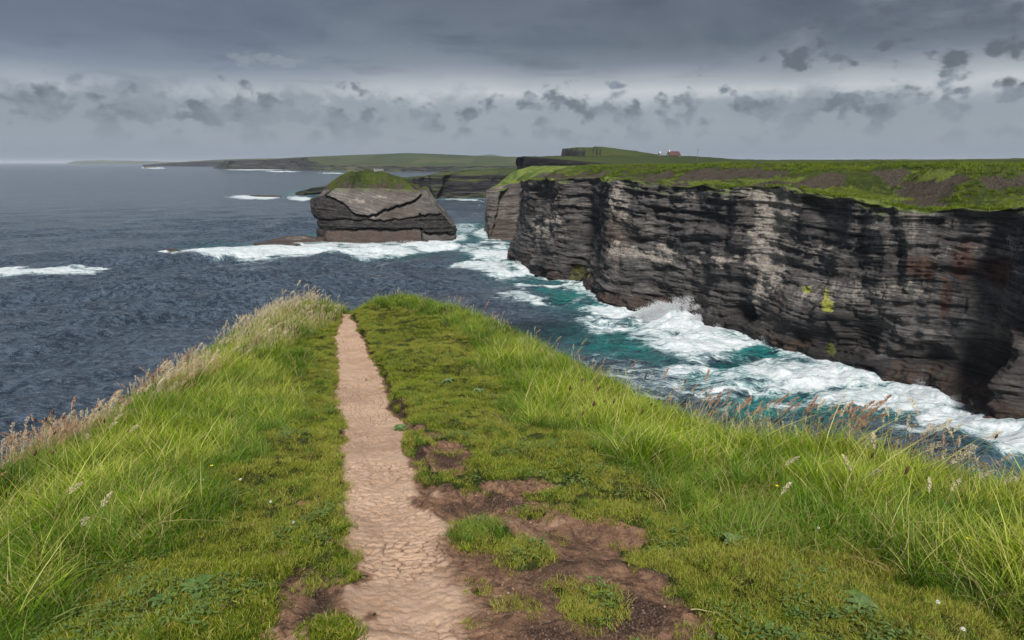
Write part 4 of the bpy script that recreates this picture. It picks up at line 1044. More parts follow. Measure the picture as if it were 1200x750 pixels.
def build_sea():
    az = np.concatenate([np.linspace(-180, -62, 40, endpoint=False), np.linspace(-62, -41, 30, endpoint=False), np.linspace(-41, 41, 760), np.linspace(42, 62, 30), np.linspace(65, 180, 40)])
    r = np.concatenate([np.linspace(12, 58, 12, endpoint=False), 58*np.power(700/58, np.linspace(0, 1, 470, endpoint=False)), 700*np.power(36000/700, np.linspace(0, 1, 90))])
    A, R = np.meshgrid(np.radians(az), r)
    X, Y = R*np.sin(A), R*np.cos(A)
    cell = np.gradient(r)[:, None]
    Z = np.zeros_like(X); g = np.random.default_rng(3)
    env = .75+.5*fbm(X/60, Y/60, 0, 2, 7)
    dx, dy = np.zeros_like(X), np.zeros_like(X)
    for k in range(26):
        lam = 2.6*(1.16**k) if k < 18 else g.uniform(22, 60)
        ang = math.radians(-62+g.normal(0, 30))       # swell runs in from the left
        kx, ky = math.cos(ang)*2*math.pi/lam, math.sin(ang)*2*math.pi/lam
        am = .0165*lam*(1.0 if lam < 9 else .8 if lam < 20 else .55); ph = g.uniform(0, 6.28)
        att = sm(.55, .22, cell/lam)*sm(720, 200, R)
        p = kx*X+ky*Y+ph+1.6*vnoise(X/lam/2.5, Y/lam/2.5, 0, 70+k)
        Z = Z+am*att*np.sin(p)*env
        dx = dx-am*att*np.cos(p)*kx/math.hypot(kx, ky)*.7; dy = dy-am*att*np.cos(p)*ky/math.hypot(kx, ky)*.7
    Z = Z+.22*fbm(X/2.2, Y/2.2, 0, 3, 17)*sm(1.4, .5, cell)
    px, py, _ = w2p(X, Y, 0*X)
    seen = (Y > 20)
    # distance to shores
    dist = np.full(X.shape, 1e4); near = (R < 1500)
    xs, ys = X[near], Y[near]; dd = np.full(xs.shape, 1e4)
    for P in COASTS:
        for a, b in zip(P[:-1], P[1:]):
            v = b-a; L2 = (v**2).sum()
            if L2 < 1e-6: continue
            t = np.clip(((xs-a[0])*v[0]+(ys-a[1])*v[1])/L2, 0, 1)
            dd = np.minimum(dd, np.hypot(xs-a[0]-t*v[0], ys-a[1]-t*v[1]))
    dist[near] = dd
    warp = fbm(X/9, Y/9, 0, 4, 23)
    hw = 5+6*np.clip(fbm(X/30, Y/30, 0, 2, 24)+.3, 0, 1)
    foam = 1.0*sm(hw, 0, dist+2.5*warp)*sm(1500, 200, R)
    F2 = np.zeros_like(X); T2 = np.zeros_like(X)
    wx = px+warp*np.where(px > 560, 16, 10); wy = py+warp*np.where(px > 560, 7, np.clip((py-190)*.03, .3, 3))
    for q in FOAM: F2 = np.maximum(F2, q[4]*sm(0, .75, 1-np.sqrt(((wx-q[0])/q[2]/1.15)**2+((wy-q[1])/q[3]/1.15)**2)))
    for q in TURQ: T2 = np.maximum(T2, q[4]*sm(0, .7, 1-np.sqrt(((wx-q[0])/q[2])**2+((wy-q[1])/q[3])**2)))
    cut = np.zeros_like(X)
    for q in DEEPS: cut = np.maximum(cut, sm(0, .6, 1-np.sqrt(((wx-q[0])/q[2])**2+((wy-q[1])/q[3])**2)))
    F2 = F2*(1-.75*cut)*seen
    F2 = F2*np.where(py < 335, 1.35, 1.12)
    foam = np.clip(np.maximum(foam, F2), 0, 1.6)
    foam = foam+.12*sm(.2, .9, Z)*sm(0, .3, foam)
    turq = np.clip(np.maximum(T2*seen, .5*sm(25, 4, dist)), 0, 1)
    # broken water heaps up
    Z = Z+np.clip(foam, 0, 1.2)*(.4+.5*fbm(X/2.6, Y/2.6, 0, 4, 55))*sm(2.0, .8, cell)*.8
    Z = Z+2.2*np.maximum(0, 1-np.sqrt(((px-795)/34)**2+((py-378)/12)**2))*(1+.6*fbm(X/1.8, Y/1.8, 0, 4, 56))
    X = X+dx; Y = Y+dy
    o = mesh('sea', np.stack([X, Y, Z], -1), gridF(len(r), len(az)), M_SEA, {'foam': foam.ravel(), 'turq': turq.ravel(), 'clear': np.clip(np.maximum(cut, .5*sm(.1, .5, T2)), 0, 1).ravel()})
    tag(o, 'choppy grey-blue sea with turquoise surf in the cove', kind='structure')
build_sea()
print('sea', time.time()-T0)

# spray thrown up against the rocks: clouds of droplets
def build_spray():
    g = np.random.default_rng(12)
    P, S = [], []
    def burst(px, py, n, w, h, toward=(0.0, 0.0), lean=0.0, size=.10, jets=6):
        c = sea_pt(px, py)
        ja = g.uniform(-1, 1, jets); jh = (.35+.65*np.cos(ja*1.45))*g.uniform(.6, 1.1, jets)*h; jt = g.normal(lean, .22, jets)
        for k in range(int(n*1.7)):
            j = g.integers(jets); u = g.random()**1.25
            sp_ = w/jets*(.42+.5*u)
            x = c[0]+ja[j]*w*.5+jt[j]*u*jh[j]+g.normal(0, sp_); y = c[1]+g.normal(0, sp_*.8)
            z = jh[j]*u*(1.15-.25*u)+g.normal(0, .15)
            P.append((x, y, z)); S.append(size*.5*(1.25-.7*u)*g.uniform(.25, 1.25))
    burst(790, 376, 15000, 12, 6.5, size=.24, jets=15, lean=.1)
    burst(768, 372, 6000, 9, 3.2, size=.24, jets=9)
    burst(815, 380, 5000, 8, 3.4, size=.22, jets=8)
    burst(852, 386, 1600, 5, 4.0, lean=.5, size=.13, jets=8)
    burst(905, 402, 1500, 5, 2.2, size=.14, jets=6)
    burst(1083, 455, 700, 3, 2.6, lean=-.2, size=.07, jets=4)
    burst(1128, 470, 900, 3, 2.6, lean=.45, size=.07, jets=4)
    burst(1170, 492, 1600, 6, 3.0, lean=.3, size=.08, jets=8)
    burst(1192, 505, 1600, 5, 2.6, size=.08, jets=7)
    burst(1045, 446, 500, 3, 1.5, size=.07, jets=4)
    burst(600, 312, 1800, 12, 2.6, size=.28, jets=9)
    burst(400, 289, 1800, 30, 2.4, size=.32, jets=16)
    burst(355, 290, 900, 14, 2.0, size=.3, jets=8)
    burst(480, 286, 1000, 22, 2.0, size=.3, jets=12)
    burst(203, 300, 300, 8, 1.4, size=.28, jets=6)
    P = np.array(P); S = np.array(S)
    L = []
    for v in range(3):
        r = np.random.default_rng(v)
        V = np.array([(0, 0, 1), (.94, 0, -.33), (-.47, .82, -.33), (-.47, -.82, -.33)])*r.uniform(.7, 1.3, (4, 1))
        L.append(mesh('droplet', V, [(0, 1, 2), (0, 2, 3), (0, 3, 1), (1, 3, 2)], M_FOAM, smooth=False, link=False))
    scatter('spray', 'white spray bursting against the foot of the rocks', P, g.uniform(0, 6.28, (len(P), 3)), S, S*0, src_collection('spray_sources', L), 3)
build_spray()

# tussocks roughening the far plateau
def build_tussocks():
    g = np.random.default_rng(5)
    col = src_collection('tussock_sources', tuft_objs('tussock', M_TUSS, 4, n=60, h=.42, hv=.5, w=.07, rad=.55, lean=.4, leanv=.6, seg=2))
    nr, nc = CX.shape
    i = g.integers(3, 120, 42000); j = g.integers(0, nc-1, 42000)
    fi, fj = g.random(42000), g.random(42000)
    def bl(A): return (A[i, j]*(1-fi)+A[i+1, j]*fi)*(1-fj)+(A[i, j+1]*(1-fi)+A[i+1, j+1]*fi)*fj
    x, y, z, s = bl(CX), bl(CY), bl(CZ), bl(CS)
    k = (s < .35) & (fbm(x/6, y/6, 0, 3, 3) > -.25)
    x, y, z = x[k], y[k], z[k]; n = len(x)
    px, py, _ = w2p(x, y, z)
    lime = ell(px, py, [(830,213,100,6),(770,216,40,5),(1000,223,62,7),(1040,231,50,6),(1195,236,40,10),(640,202,45,10)])
    sc = np.where(lime > 0, .5, 1.0)*g.uniform(.5, 1.2, n)
    tone = np.clip(.25+.5*fbm(x/9, y/9, 0, 3, 4)+.5*(lime > 0), 0, 1)
    scatter('clifftop_grass', 'rough grass on the cliff top', np.stack([x, y, z-.03], -1), np.stack([0*x, 0*x, g.uniform(0, 6.28, n)], -1), sc, tone, col, 4)
M_TUSS = m_blade('tussock_grass', (.04,.06,.012), (.055,.10,.014), (.10,.15,.02), (.24,.27,.04), .2)
build_tussocks()

# ------------------------------------------------------------------ seed heads, flowers and leafy plants
M_STRAW = m_simple('straw_stem', (.30,.27,.12), (.42,.38,.19), 60, .6, .2)
M_GSTEM = m_simple('green_stem', (.10,.16,.03), (.22,.27,.07), 60, .6, .2)
M_PLUME = m_simple('pale_plume', (.80,.68,.46), (.93,.85,.64), 90, .8, .5, .1)
M_PINK = m_simple('pink_plume', (.46,.27,.17), (.72,.48,.33), 90, .8, .35, .1)
M_BROWN = m_simple('plantain_head', (.045,.022,.014), (.13,.065,.04), 120, .8, 0, .2)
M_WHITE = m_simple('white_petals', (.72,.73,.66), (.85,.85,.80), 80, .7, .2, .2)
M_YELL = m_simple('yellow_petals', (.75,.52,.02), (.85,.68,.04), 80, .5, .2, .4)
M_LEAF = m_simple('broad_leaf', (.06,.12,.025), (.14,.22,.06), 30, .45, .2, .4)
M_HERB = m_simple('herb_green', (.07,.12,.03), (.17,.23,.07), 30, .6, .25, .2)
M_GLEAF = m_simple('grey_green_leaf', (.09,.15,.045), (.17,.24,.09), 30, .5, .2, .4)

def tube(pts, r0, r1, n=5):
    pts = np.asarray(pts, float); V = []
    m_ = len(pts)
    for i, p in enumerate(pts):
        d = pts[min(i+1, m_-1)]-pts[max(i-1, 0)]; d /= np.linalg.norm(d)+1e-9
        a = np.cross(d, (0, 1, .13)); a /= np.linalg.norm(a)+1e-9; b = np.cross(d, a)
        r = r0+(r1-r0)*i/(m_-1)
        for k in range(n):
            t = 2*math.pi*k/n; V.append(p+r*(math.cos(t)*a+math.sin(t)*b))
    F = []
    for i in range(m_-1):
        for k in range(n): F.append((i*n+k, i*n+(k+1) % n, (i+1)*n+(k+1) % n, (i+1)*n+k))
    return V, F
def stem_curve(h, lean, nod=0.0, k=7):
    t = np.linspace(0, 1, k)
    return np.stack([lean*h*t**1.8, lean*.15*h*t**2, h*(t-.25*lean*lean*t**2)-nod*h*.0*t], -1)
def head_plume(tipc, dirv, L, W, n, seed):
    """feathery head: many small spikelets along an arching axis"""
    r = np.random.default_rng(seed); V, F = [], []
    dirv = np.array(dirv)/np.linalg.norm(dirv)
    for k in range(n):
        u = r.random(); env = math.sin(math.pi*min(.98, u*.9+.08))**.7
        c = tipc+dirv*L*u+np.array([.12*L*u*u, 0, -.18*L*u*u])
        off = r.normal(0, 1, 3); off /= np.linalg.norm(off)
        p = c+off*W*.5*env*r.random()**.6
        d = dirv*.9+off*.6; d /= np.linalg.norm(d); sl = L*.10*r.uniform(.6, 1.3)
        s = np.cross(d, off); s /= np.linalg.norm(s)+1e-9; w = sl*.30
        q = np.cross(d, s)
        b = len(V); V += [p, p+d*sl*.45+s*w, p+d*sl, p+d*sl*.45-s*w, p+d*sl*.45+q*w]
        F += [(b, b+1, b+2), (b, b+2, b+3), (b, b+4, b+1), (b+4, b+2, b+1)]
    return V, F
def head_spike(tipc, dirv, L, R):
    dirv = np.array(dirv)/np.linalg.norm(dirv); pts, rad = [], []
    V, F = [], []
    a = np.cross(dirv, (0, 1, .1)); a /= np.linalg.norm(a); b = np.cross(dirv, a)
    m_, n = 9, 9
    for i in range(m_):
        u = i/(m_-1); r = R*(math.sin(math.pi*(.08+.86*u)))**.6
        for k in range(n):
            t = 2*math.pi*k/n; rr = r*(1+(.22 if (i+k) % 2 else -.12))
            V.append(tipc+dirv*L*u+rr*(math.cos(t)*a+math.sin(t)*b))
    for i in range(m_-1):
        for k in range(n): F.append((i*n+k, i*n+(k+1) % n, (i+1)*n+(k+1) % n, (i+1)*n+k))
    return V, F
def me_of(name, V, F, m):
    o = mesh(name, V, F, m, link=False); return o.data

PROTO = {}
def proto(kind, v):
    """(part name, mesh) pairs; variants keep neighbours different"""
    if (kind, v) in PROTO: return PROTO[(kind, v)]
    g = np.random.default_rng(hash((kind == 'pale', kind == 'pink', kind == 'plantain', v)) % 1000+v*13)
    r = []
    if kind in ('pale', 'pink'):
        h = .34*g.uniform(.85, 1.15); ln = g.uniform(.25, .6)
        c = stem_curve(h, ln); V, F = tube(c, .0013, .0008, 4)
        r.append(('stem', me_of('stem', V, F, M_STRAW)))
        d = c[-1]-c[-3]; V, F = head_plume(c[-1]-d*.2, d, .095*g.uniform(.8, 1.2), .026 if kind == 'pale' else .017, 90, v+5)
        r.append(('seed_head', me_of('seed_head', V, F, M_PLUME if kind == 'pale' else M_PINK)))
    elif kind == 'plantain':
        h = .30*g.uniform(.85, 1.15); ln = g.uniform(.05, .5)
        c = stem_curve(h, ln); V, F = tube(c, .0016, .0011, 4)
        r.append(('stem', me_of('stem', V, F, M_GSTEM)))
        d = c[-1]-c[-3]; V, F = head_spike(c[-1], d, .034*g.uniform(.7, 1.2), .0055)
        r.append(('seed_head', me_of('seed_head', V, F, M_BROWN)))
    elif kind in ('clover', 'buttercup'):
        h = (.06 if kind == 'clover' else .15)*g.uniform(.8, 1.2)
        c = stem_curve(h, .2); V, F = tube(c, .001, .0008, 4)
        r.append(('stem', me_of('stem', V, F, M_GSTEM)))
        V, F = [], []
        n = 26 if kind == 'clover' else 5; R = .010 if kind == 'clover' else .011
        for k in range(n):
            if kind == 'clover':
                zc = 1-1.5*(k+.5)/n; ph = k*2.4; q = math.sqrt(max(0, 1-zc*zc)); d = np.array([q*math.cos(ph), q*math.sin(ph), zc*.8])
            else:
                ph = k*2*math.pi/5; d = np.array([math.cos(ph)*.9, math.sin(ph)*.9, .45])
            d = d/np.linalg.norm(d); s = np.cross(d, (0, .2, 1)); s /= np.linalg.norm(s)+1e-9; w = R*(.30 if kind == 'clover' else .55)
            p = c[-1]; b = len(V); up = np.cross(s, d)*w*.4
            V += [p+d*R*.15, p+d*R*.65+s*w, p+d*R*1.05+up, p+d*R*.65-s*w]; F += [(b, b+1, b+2, b+3)]
        r.append(('flower_head', me_of('flower_head', V, F, M_WHITE if kind == 'clover' else M_YELL)))
    elif kind in ('rosette', 'herb', 'strap'):
        n = {'rosette': 11, 'herb': 22, 'strap': 18}[kind]
        for k in range(n):
            a = k*2.4+g.uniform(-.3, .3)
            L = {'rosette': .055, 'herb': .045, 'strap': .20}[kind]*g.uniform(.6, 1.2); W = L*{'rosette': .42, 'herb': .55, 'strap': .055}[kind]
            rise = {'rosette': .5, 'herb': 1.1, 'strap': 1.0}[kind]*g.uniform(.6, 1.3)
            V, F = [], []; ns = 7
            for i in range(ns):
                u = i/(ns-1); w = W*.5*math.sin(math.pi*min(1, .06+.94*u**.9))**.8 if i < ns-1 else 0.0005
                rad = L*u*.95; z = L*rise*(u-.75*u*u)
                for sd in (-1, 0, 1):
                    V.append((rad*math.cos(a)-sd*w*math.sin(a), rad*math.sin(a)+sd*w*math.cos(a), z+(abs(sd)*w*.35)))
            for i in range(ns-1):
                for sd in (0, 1): F.append((i*3+sd, i*3+sd+1, i*3+sd+4, i*3+sd+3))
            r.append(('leaf', me_of('leaf', V, F, M_GLEAF if (kind == 'herb') else M_LEAF)))
    PROTO[(kind, v)] = r; return r
NAMES = {'pale': ('grass_seed_stalk', 'seed head'), 'pink': ('grass_seed_stalk', 'seed head'), 'plantain': ('plantain_stalk', 'plantain'),
         'clover': ('clover_flower', 'flower'), 'buttercup': ('buttercup', 'flower'), 'rosette': ('leafy_plant', 'plant'), 'herb': ('leafy_plant', 'plant'), 'strap': ('grass_tuft', 'grass tuft')}
def place(kind, x, y, rz, sc, label, group, v, dz=0.0):
    nm, cat = NAMES[kind]
    z = float(gz(np.array([x]), np.array([y]))[0])
    root = empty(nm, (x, y, z-.005+dz), rz); root.scale = (sc,)*3
    tag(root, label, cat, group)
    for pn, me in proto(kind, v):
        o = bpy.data.objects.new(pn, me); COL.objects.link(o); o.parent = root
    return root
# search table: ground point under a picture position
_gy = 1.2*np.power(16.5/1.2, np.linspace(0, 1, 420)); _gx = np.linspace(-6.2, 7.0, 520)
_GX, _GY = np.meshgrid(_gx, _gy); _GZ = gz(_GX, _GY); _PX, _PY, _ = w2p(_GX, _GY, _GZ)
def ground_at(px, py):
    d = (_PX-px)**2+(_PY-py)**2+(_GY > 30)*1e6
    i = np.unravel_index(np.argmin(d), d.shape); return float(_GX[i]), float(_GY[i])
G = np.random.default_rng(99)
ORD = ['first', 'second', 'third', 'fourth', 'fifth', 'sixth', 'seventh', 'eighth', 'ninth', 'tenth', 'eleventh', 'twelfth', 'thirteenth', 'fourteenth', 'fifteenth',
       'sixteenth', 'seventeenth', 'eighteenth', 'nineteenth', 'twentieth', 'twenty-first', 'twenty-second', 'twenty-third', 'twenty-fourth']
def sow(kind, n, pick, label, group, sc=(1.0, .15), rz=.7):
    made = []
    for k in range(n):
        x, y = pick(k)
        made.append(place(kind, x, y, float(G.normal(0, rz)), float(np.clip(G.normal(*sc), .45, 1.9)), label, group, int(G.integers(0, 5))))
    if n <= 24:      # few enough to count along the row
        made.sort(key=lambda o: float(w2p(o.location.x, o.location.y, o.location.z+.25)[0]))
        for k, o in enumerate(made): o['label'] = label+', '+ORD[k]+' from the left'
def seed_stuff():
    """the countless smaller heads of the same grasses, thickening the fringes"""
    L = []
    for v in range(6):
        V, F, off = [], [], 0
        for i in range(3):
            c_ = stem_curve(.25*(.7+.25*i), -.1+.13*v); a_ = 2.1*i+v
            c_ = c_+np.array([.05*math.cos(a_), .05*math.sin(a_), 0])
            d_ = c_[-1]-c_[-3]
            Vp, Fp = head_plume(c_[-1]-d_*.2, d_, .070, .021 if v < 3 else .015, 60, v*7+i)
            Vs, Fs = tube(c_, .0012, .0008, 3)
            for (vv, ff) in ((Vp, Fp), (Vs, Fs)):
                V += [tuple(q) for q in vv]
                for f in ff:
                    if len(f) == 3: F.append((f[0]+off, f[1]+off, f[2]+off))
                    else: F += [(f[0]+off, f[1]+off, f[2]+off), (f[0]+off, f[2]+off, f[3]+off)]
                off = len(V)
        L.append(mesh('seed_cluster', V, F, M_PLUME if v < 3 else M_PINK, link=False))
    colp = src_collection('seed_sources', L)
    g = np.random.default_rng(31); n = 2100
    y = 3.4*(15.0/3.4)**(g.random(n)**.8); w = np.interp(y, [3.4, 6, 9, 12, 14, 15], [.25, .45, .8, 1.1, 1.1, .9])
    x = np.interp(y, KY, EL)-.45+w*g.random(n)**1.3*1.25
    k = fbm(x*1.5, y*1.5, 0, 3, 8)+.03*(y-6) > -.05; x, y = x[k], y[k]
    n2 = 60; ppx = g.uniform(700, 1200, n2); ppy = np.interp(ppx, [700, 820, 950, 1200], [455, 498, 515, 548])+g.normal(6, 7, n2)
    xy = np.array([ground_at(a, b) for a, b in zip(ppx, ppy)]); x = np.concatenate([x, xy[:, 0]]); y = np.concatenate([y, xy[:, 1]])
    n3 = 50; y3 = g.uniform(7, 15, n3); x3 = np.interp(y3, RY, ER)+g.uniform(-.35, .3, n3); x = np.concatenate([x, x3]); y = np.concatenate([y, y3])
    z = gz(x, y); n = len(x)
    pick = np.where(g.random(n) < np.where(y > 8, .8, .35), g.integers(0, 3, n), g.integers(3, 6, n))
    scatter('seeding_grass', 'haze of small cream seed heads thickening along the brinks', np.stack([x, y, z-.01], -1), np.stack([g.normal(0, .15, n), g.normal(0, .15, n), g.normal(0, 1.2, n)], -1), g.uniform(.6, 1.15, n), x*0, colp, 6, pick)
seed_stuff()
def along(side, y0, y1, d0, d1, n=1.0):
    def f(k):
        y = y0*(y1/y0)**G.random() if n == 1.0 else G.uniform(y0, y1)
        d = G.uniform(d0, d1)
        x = np.interp(y, KY, EL)+d if side == 'L' else np.interp(y, RY, ER)-d
        return float(x), float(y)
    return f
def in_px(x0, x1, y0, y1):
    return lambda k: ground_at(G.uniform(x0, x1), G.uniform(y0, y1))
sow('pale', 90, along('L', 8.5, 14.6, -.1, .75), 'pale cream seed head in the dense patch topping the far left ridge', 'cream seed heads on the far left ridge', (1.18, .2))
sow('pale', 50, along('L', 4.2, 8.5, -.15, .4), 'pale seed head on the left brink in front of the open sea', 'seed heads along the left brink')
sow('pink', 24, along('L', 3.6, 8.5, -.35, .1), 'pinkish seed head leaning out over the left brink', 'pink seed heads along the left brink')
sow('plantain', 16, along('L', 3.2, 4.6, -.1, .45), 'dark brown plantain head at the lower left brink', 'plantain heads at the lower left brink')
sow('pink', 50, in_px(815, 1010, 512, 530), 'pink-tan seed head in the dense fringe between green grass and turquoise surf', 'pink seed heads fringing the right brink', (1.0, .12), .4)
sow('pale', 24, in_px(930, 1190, 520, 556), 'pale seed head on the right brink against white foam', 'pale seed heads on the right brink', (1.08, .15))
sow('pink', 20, in_px(740, 850, 480, 512), 'drooping tan seed head left of the pink fringe', 'tan seed heads on the middle of the right brink', (.9, .15), .5)
sow('pink', 16, along('R', 7, 13, -.1, .35), 'small pinkish seed head on the far right ridge', 'seed heads on the far right ridge', (.9, .2))
sow('plantain', 24, in_px(650, 800, 490, 545), 'dark upright plantain head in deep middle grass', 'plantain heads in the middle grass', (1.1, .15), .5)
sow('plantain', 10, in_px(960, 1195, 560, 680), 'dark plantain head among the lower right grass', 'plantain heads at lower right', (.9, .1), .6)
sow('pale', 24, in_px(860, 1190, 575, 670), 'buff seed head standing in the bright grass at right', 'buff seed heads in the right grass', (.95, .14), 1.0)
sow('pale', 8, in_px(5, 120, 620, 690), 'buff seed head rising from the grass at lower left', 'buff seed heads at lower left', (.95, .1), 1.0)
place('plantain', *ground_at(1030, 635), -.2, 1.25, 'long-stalked brown plantain leaning far right over the bright grass', None, 1)
place('plantain', *ground_at(1000, 600), -.4, 1.1, 'brown plantain leaning right just above its longer neighbour', None, 3)
for i, (px, py, lab) in enumerate([(341,616,'white clover flower lowest of those left of the path'),(318,592,'white clover flower in long grass left of the path'),(239,563,'white clover head by the yellow flower on the left'),(285,565,'small white clover head nearest the trodden left turf'),
        (1017,606,'white clover head in the right grass below the buff seed heads'),(1095,660,'white clover flower at far lower right'),(1120,686,'white clover flower low at right'),(960,620,'small white flower mid right grass'),(1125,742,'white clover near the bottom right corner'),(890,640,'white flower at the edge of the right turf'),(1095,715,'lone white flower on the right turf')]):
    place('clover', *ground_at(px, py+6), i*1.3, .85, lab, 'white clover flowers', i % 5)
for i, (px, py, lab) in enumerate([(243,550,'orange-yellow flower in the left grass'),(962,550,'yellow flower left of the leaning plantains on the right brink'),(1082,585,'yellow buttercup in the bright right grass'),(1120,640,'yellow buttercup below the bright right grass'),(1158,650,'yellow buttercup nearest the right frame edge'),(915,580,'yellow buttercup beside a buff seed head'),(1030,545,'tiny yellow flower near the right brink')]):
    place('buttercup', *ground_at(px, py+25), i*1.7, 1.0, lab, 'yellow flowers', i % 5)
for i, (kd, px, py, sc, lab) in enumerate([('herb',705,545,1.7,'clump of round grey-green leaves at the foot of the long right grass'),('herb',722,562,1.3,'second smaller clump of grey-green leaves just right of the first'),('herb',470,505,1.6,'leafy plant on the turf right of the middle path'),('herb',525,450,2.0,'dark leafy herb on the right bank halfway up the path'),
        ('rosette',233,692,1.5,'flat leafy rosette low on the left turf'),('rosette',190,705,1.1,'small rosette left of the larger one on the left turf'),('strap',70,690,1.0,'tuft of broad strap leaves at the lower left'),('strap',820,620,1.0,'grey strap-leaved tuft at the foot of the right grass'),
        ('rosette',1000,700,1.1,'rosette on the lower right turf'),('herb',860,640,1.6,'low herb patch on the right turf edge'),('herb',1010,715,1.3,'grey-green herb near the bottom right'),('rosette',770,650,1.1,'small rosette on the turf right of the brown earth'),('strap',150,600,1.0,'tuft of strap leaves in the left grass'),('herb',560,460,1.8,'pale leaved herb high on the right bank')]):
    x, y = ground_at(px, py); place(kd, x, y, i*1.1, sc, lab, None, i % 5, .012)
def herb_cover():
    L = []
    for v in range(4):
        g = np.random.default_rng(v+50); V, F = [], []
        for k in range(16):
            a = g.uniform(0, 6.28); r0 = .05*math.sqrt(g.random()); cx_, cy_ = r0*math.cos(a), r0*math.sin(a); zz_ = g.uniform(.012, .035)
            L_, W_ = g.uniform(.012, .026), g.uniform(.005, .010); b_ = g.uniform(0, 6.28); t_ = g.uniform(-.2, .5)
            d = np.array([math.cos(b_), math.sin(b_), t_]); s_ = np.array([-math.sin(b_), math.cos(b_), 0]); p = np.array([cx_, cy_, zz_])
            o_ = len(V); V += [p, p+d*L_*.35+s_*W_*.5, p+d*L_*.75+s_*W_*.42, p+d*L_, p+d*L_*.75-s_*W_*.42, p+d*L_*.35-s_*W_*.5, p+d*L_*.5-np.array([0, 0, W_*.25])]
            F += [(o_, o_+1, o_+6), (o_+1, o_+2, o_+6), (o_+2, o_+3, o_+6), (o_+3, o_+4, o_+6), (o_+4, o_+5, o_+6), (o_+5, o_, o_+6)]
        L.append(mesh('herb_leaves', V, F, M_HERB if v < 2 else M_LEAF, link=False))
    x, y, z = scatter_pts(16000, 1.1, 15)
    b, px, py = bare(x, y, z); zn = zone(x, y)
    k = (b < -.1) & (zn < .8) & (fbm(x*2.3, y*2.3, 0, 3, 111)+.35*sm(.0, .4, zn) > .22+.35*rng.random(len(x)))
    x, y, z = x[k], y[k], z[k]; n = len(x)
    scatter('ground_herbs', 'small leafy herbs threaded through the turf', np.stack([x, y, z+.004], -1), np.stack([rng.normal(0, .1, n), rng.normal(0, .1, n), rng.uniform(0, 6.28, n)], -1), rng.uniform(.6, 1.3, n), x*0, src_collection('herb_sources', L), 4)
herb_cover()
# a dry twig and scattered clods
c = np.stack([np.linspace(-.05, .05, 7), .006*np.sin(np.linspace(0, 5, 7)), .004*np.cos(np.linspace(0, 4, 7))], -1)
V, F = tube(c, .0028, .0016, 6)
tw = mesh('twig', V, F, M_STRAW); x, y = ground_at(825, 722); tw.location = (x, y, float(gz(np.array([x]), np.array([y]))[0])+.02); tag(tw, 'short dry straw-coloured twig on the lower right turf', 'twig')
M_CLOD = m_simple('dry_clod', (.22,.13,.085), (.46,.31,.22), 30, .9)
CL = []
for v in range(4):
    V, F = rock_mesh(700+v, .012, .010, .007); CL.append(mesh('clod', V, F, M_CLOD, link=False))
x, y, z = scatter_pts(30000, 1.4, 14, -3.8, 1.2)
b, px, py = bare(x, y, z); k = (b > .0) & (rng.random(len(x)) < .16+.3*(b < .4))
x, y, z = x[k], y[k], z[k]; n = len(x)
scatter('clods', 'small crumbs of dry earth on the path', np.stack([x, y, z-.020], -1), np.stack([0*x, 0*x, rng.uniform(0, 6.28, n)], -1), rng.uniform(.2, .8, n)**1.7, x*0, src_collection('clod_sources', CL), 4)

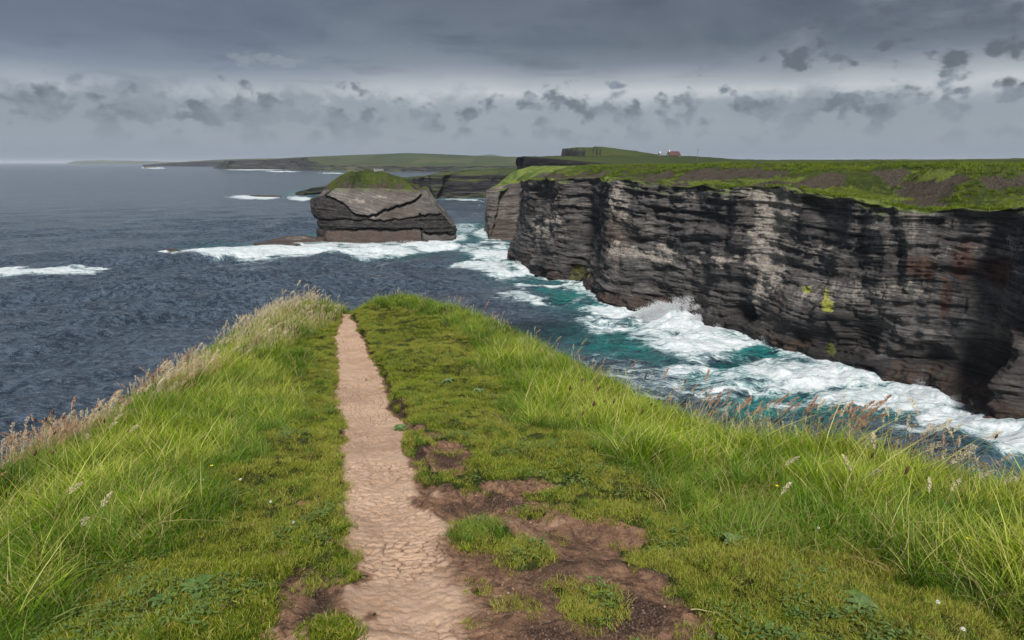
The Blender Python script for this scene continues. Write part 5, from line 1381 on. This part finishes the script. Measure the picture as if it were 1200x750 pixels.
# ------------------------------------------------------------------ far buildings
M_WALLW = m_simple('white_render', (.66,.66,.63), (.80,.79,.76), .8, .8)
M_ROOF = m_simple('dark_red_roof', (.06,.03,.028), (.10,.05,.042), 1.2, .7)
M_SLATE = m_simple('grey_slate_roof', (.10,.10,.11), (.18,.18,.19), 1.2, .7)
M_GLASSD = m_simple('dark_window', (.02,.025,.03), (.04,.045,.05), 2.0, .2, 0, .5)
def house(px, py, Y, L, W, H, RH, rz, roofm, label, chimney=True):
    p = at_y(px, py, Y)
    r = empty('farmhouse', (p[0], p[1], p[2]-H*.0), rz); tag(r, label, 'house')
    def box(nm, x0, x1, y0, y1, z0, z1, m, par):
        V = [(x, y, z) for z in (z0, z1) for y in (y0, y1) for x in (x0, x1)]
        return mesh(nm, V, [(0, 2, 3, 1), (4, 5, 7, 6), (0, 1, 5, 4), (2, 6, 7, 3), (0, 4, 6, 2), (1, 3, 7, 5)], m, None, par, False)
    V = [(-L/2, -W/2, -2), (L/2, -W/2, -2), (L/2, W/2, -2), (-L/2, W/2, -2), (-L/2, -W/2, H), (L/2, -W/2, H), (L/2, W/2, H), (-L/2, W/2, H), (-L/2, 0, H+RH*.97), (L/2, 0, H+RH*.97)]
    mesh('wall', V, [(0, 1, 5, 4), (2, 3, 7, 6), (1, 2, 6, 5), (3, 0, 4, 7), (5, 6, 9, 9), (7, 4, 8, 8)], M_WALLW, None, r, False) if False else None
    Ft = [(0,1,5),(0,5,4),(2,3,7),(2,7,6),(1,2,6),(1,6,5),(3,0,4),(3,4,7),(5,6,9),(7,4,8)]
    mesh('wall', V, Ft, M_WALLW, None, r, False)
    e = .4
    V = [(-L/2-e, -W/2-e, H-.25), (L/2+e, -W/2-e, H-.25), (L/2+e, 0, H+RH+.1), (-L/2-e, 0, H+RH+.1), (-L/2-e, W/2+e, H-.25), (L/2+e, W/2+e, H-.25)]
    V2 = V+[(x, y, z-.2) for x, y, z in V]
    rf = mesh('roof', V2, [(0, 1, 2, 3), (3, 2, 5, 4), (6, 9, 8, 7), (9, 10, 11, 8), (0, 6, 7, 1), (4, 5, 11, 10)], roofm, None, r, False)
    if chimney: box('chimney', -L/2+.3, -L/2+1.2, -.5, .5, H+RH*.6, H+RH+1.2, M_WALLW, rf)
    for k in range(3): box('window', -L*.32+k*L*.3-.5, -L*.32+k*L*.3+.5, -W/2-.06, -W/2-.003, H*.4, H*.75, M_GLASSD, r)
house(775, 184.9, 620, 4.5, 5, 2.4, 1.8, .3, M_SLATE, 'small white cottage at the foot of the humped hill, left of the larger house')
house(789, 185.6, 600, 9.5, 6.5, 2.6, 3.2, .25, M_ROOF, 'white house with dark red roof on the skyline right of the humped hill')
house(444, 202.6, 1550, 20, 12, 4.5, 3.5, .1, M_SLATE, 'pale farm building on the shore behind the top of the sea stack')
def mast(px, py, Y, H, label):
    p = at_y(px, py, Y); r = empty('mast', tuple(p)); tag(r, label, 'mast')
    V, F = tube([(0, 0, -2), (0, 0, H*.5), (0, 0, H)], .16, .08, 6); mesh('pole', V, F, M_SLATE, None, r)
    for q in (.86, .96):
        V, F = tube([(-.9, 0, H*q), (0, 0, H*q), (.9, 0, H*q)], .06, .06, 5); mesh('cross_arm', V, F, M_SLATE, None, r)
mast(817, 188.5, 520, 8.5, 'thin pole on the cliff-top skyline right of the two white houses')

# ------------------------------------------------------------------ sea air
def build_haze():
    B = 45000.0; V = [(x, y, z) for z in (-3.5, 112.0) for y in (-B, B) for x in (-B, B)]
    m = bpy.data.materials.new('sea_haze'); m.use_nodes = True; N = NT(m.node_tree)
    v = N.n('ShaderNodeVolumePrincipled', {'Color': (.80, .88, 1.0), 'Density': 0.00004, 'Anisotropy': 0.0})
    N.n('ShaderNodeOutputMaterial', {'Volume': v.outputs[0]})
    o = mesh('haze', V, [(0, 2, 3, 1), (4, 5, 7, 6), (0, 1, 5, 4), (2, 6, 7, 3), (0, 4, 6, 2), (1, 3, 7, 5)], m, None, None, False)
    tag(o, 'thin sea haze over the whole coast', kind='stuff')
build_haze()
print('done', time.time()-T0, 'tris', sum(len(o.data.polygons)*2 for o in COL.objects if o.type == 'MESH'))
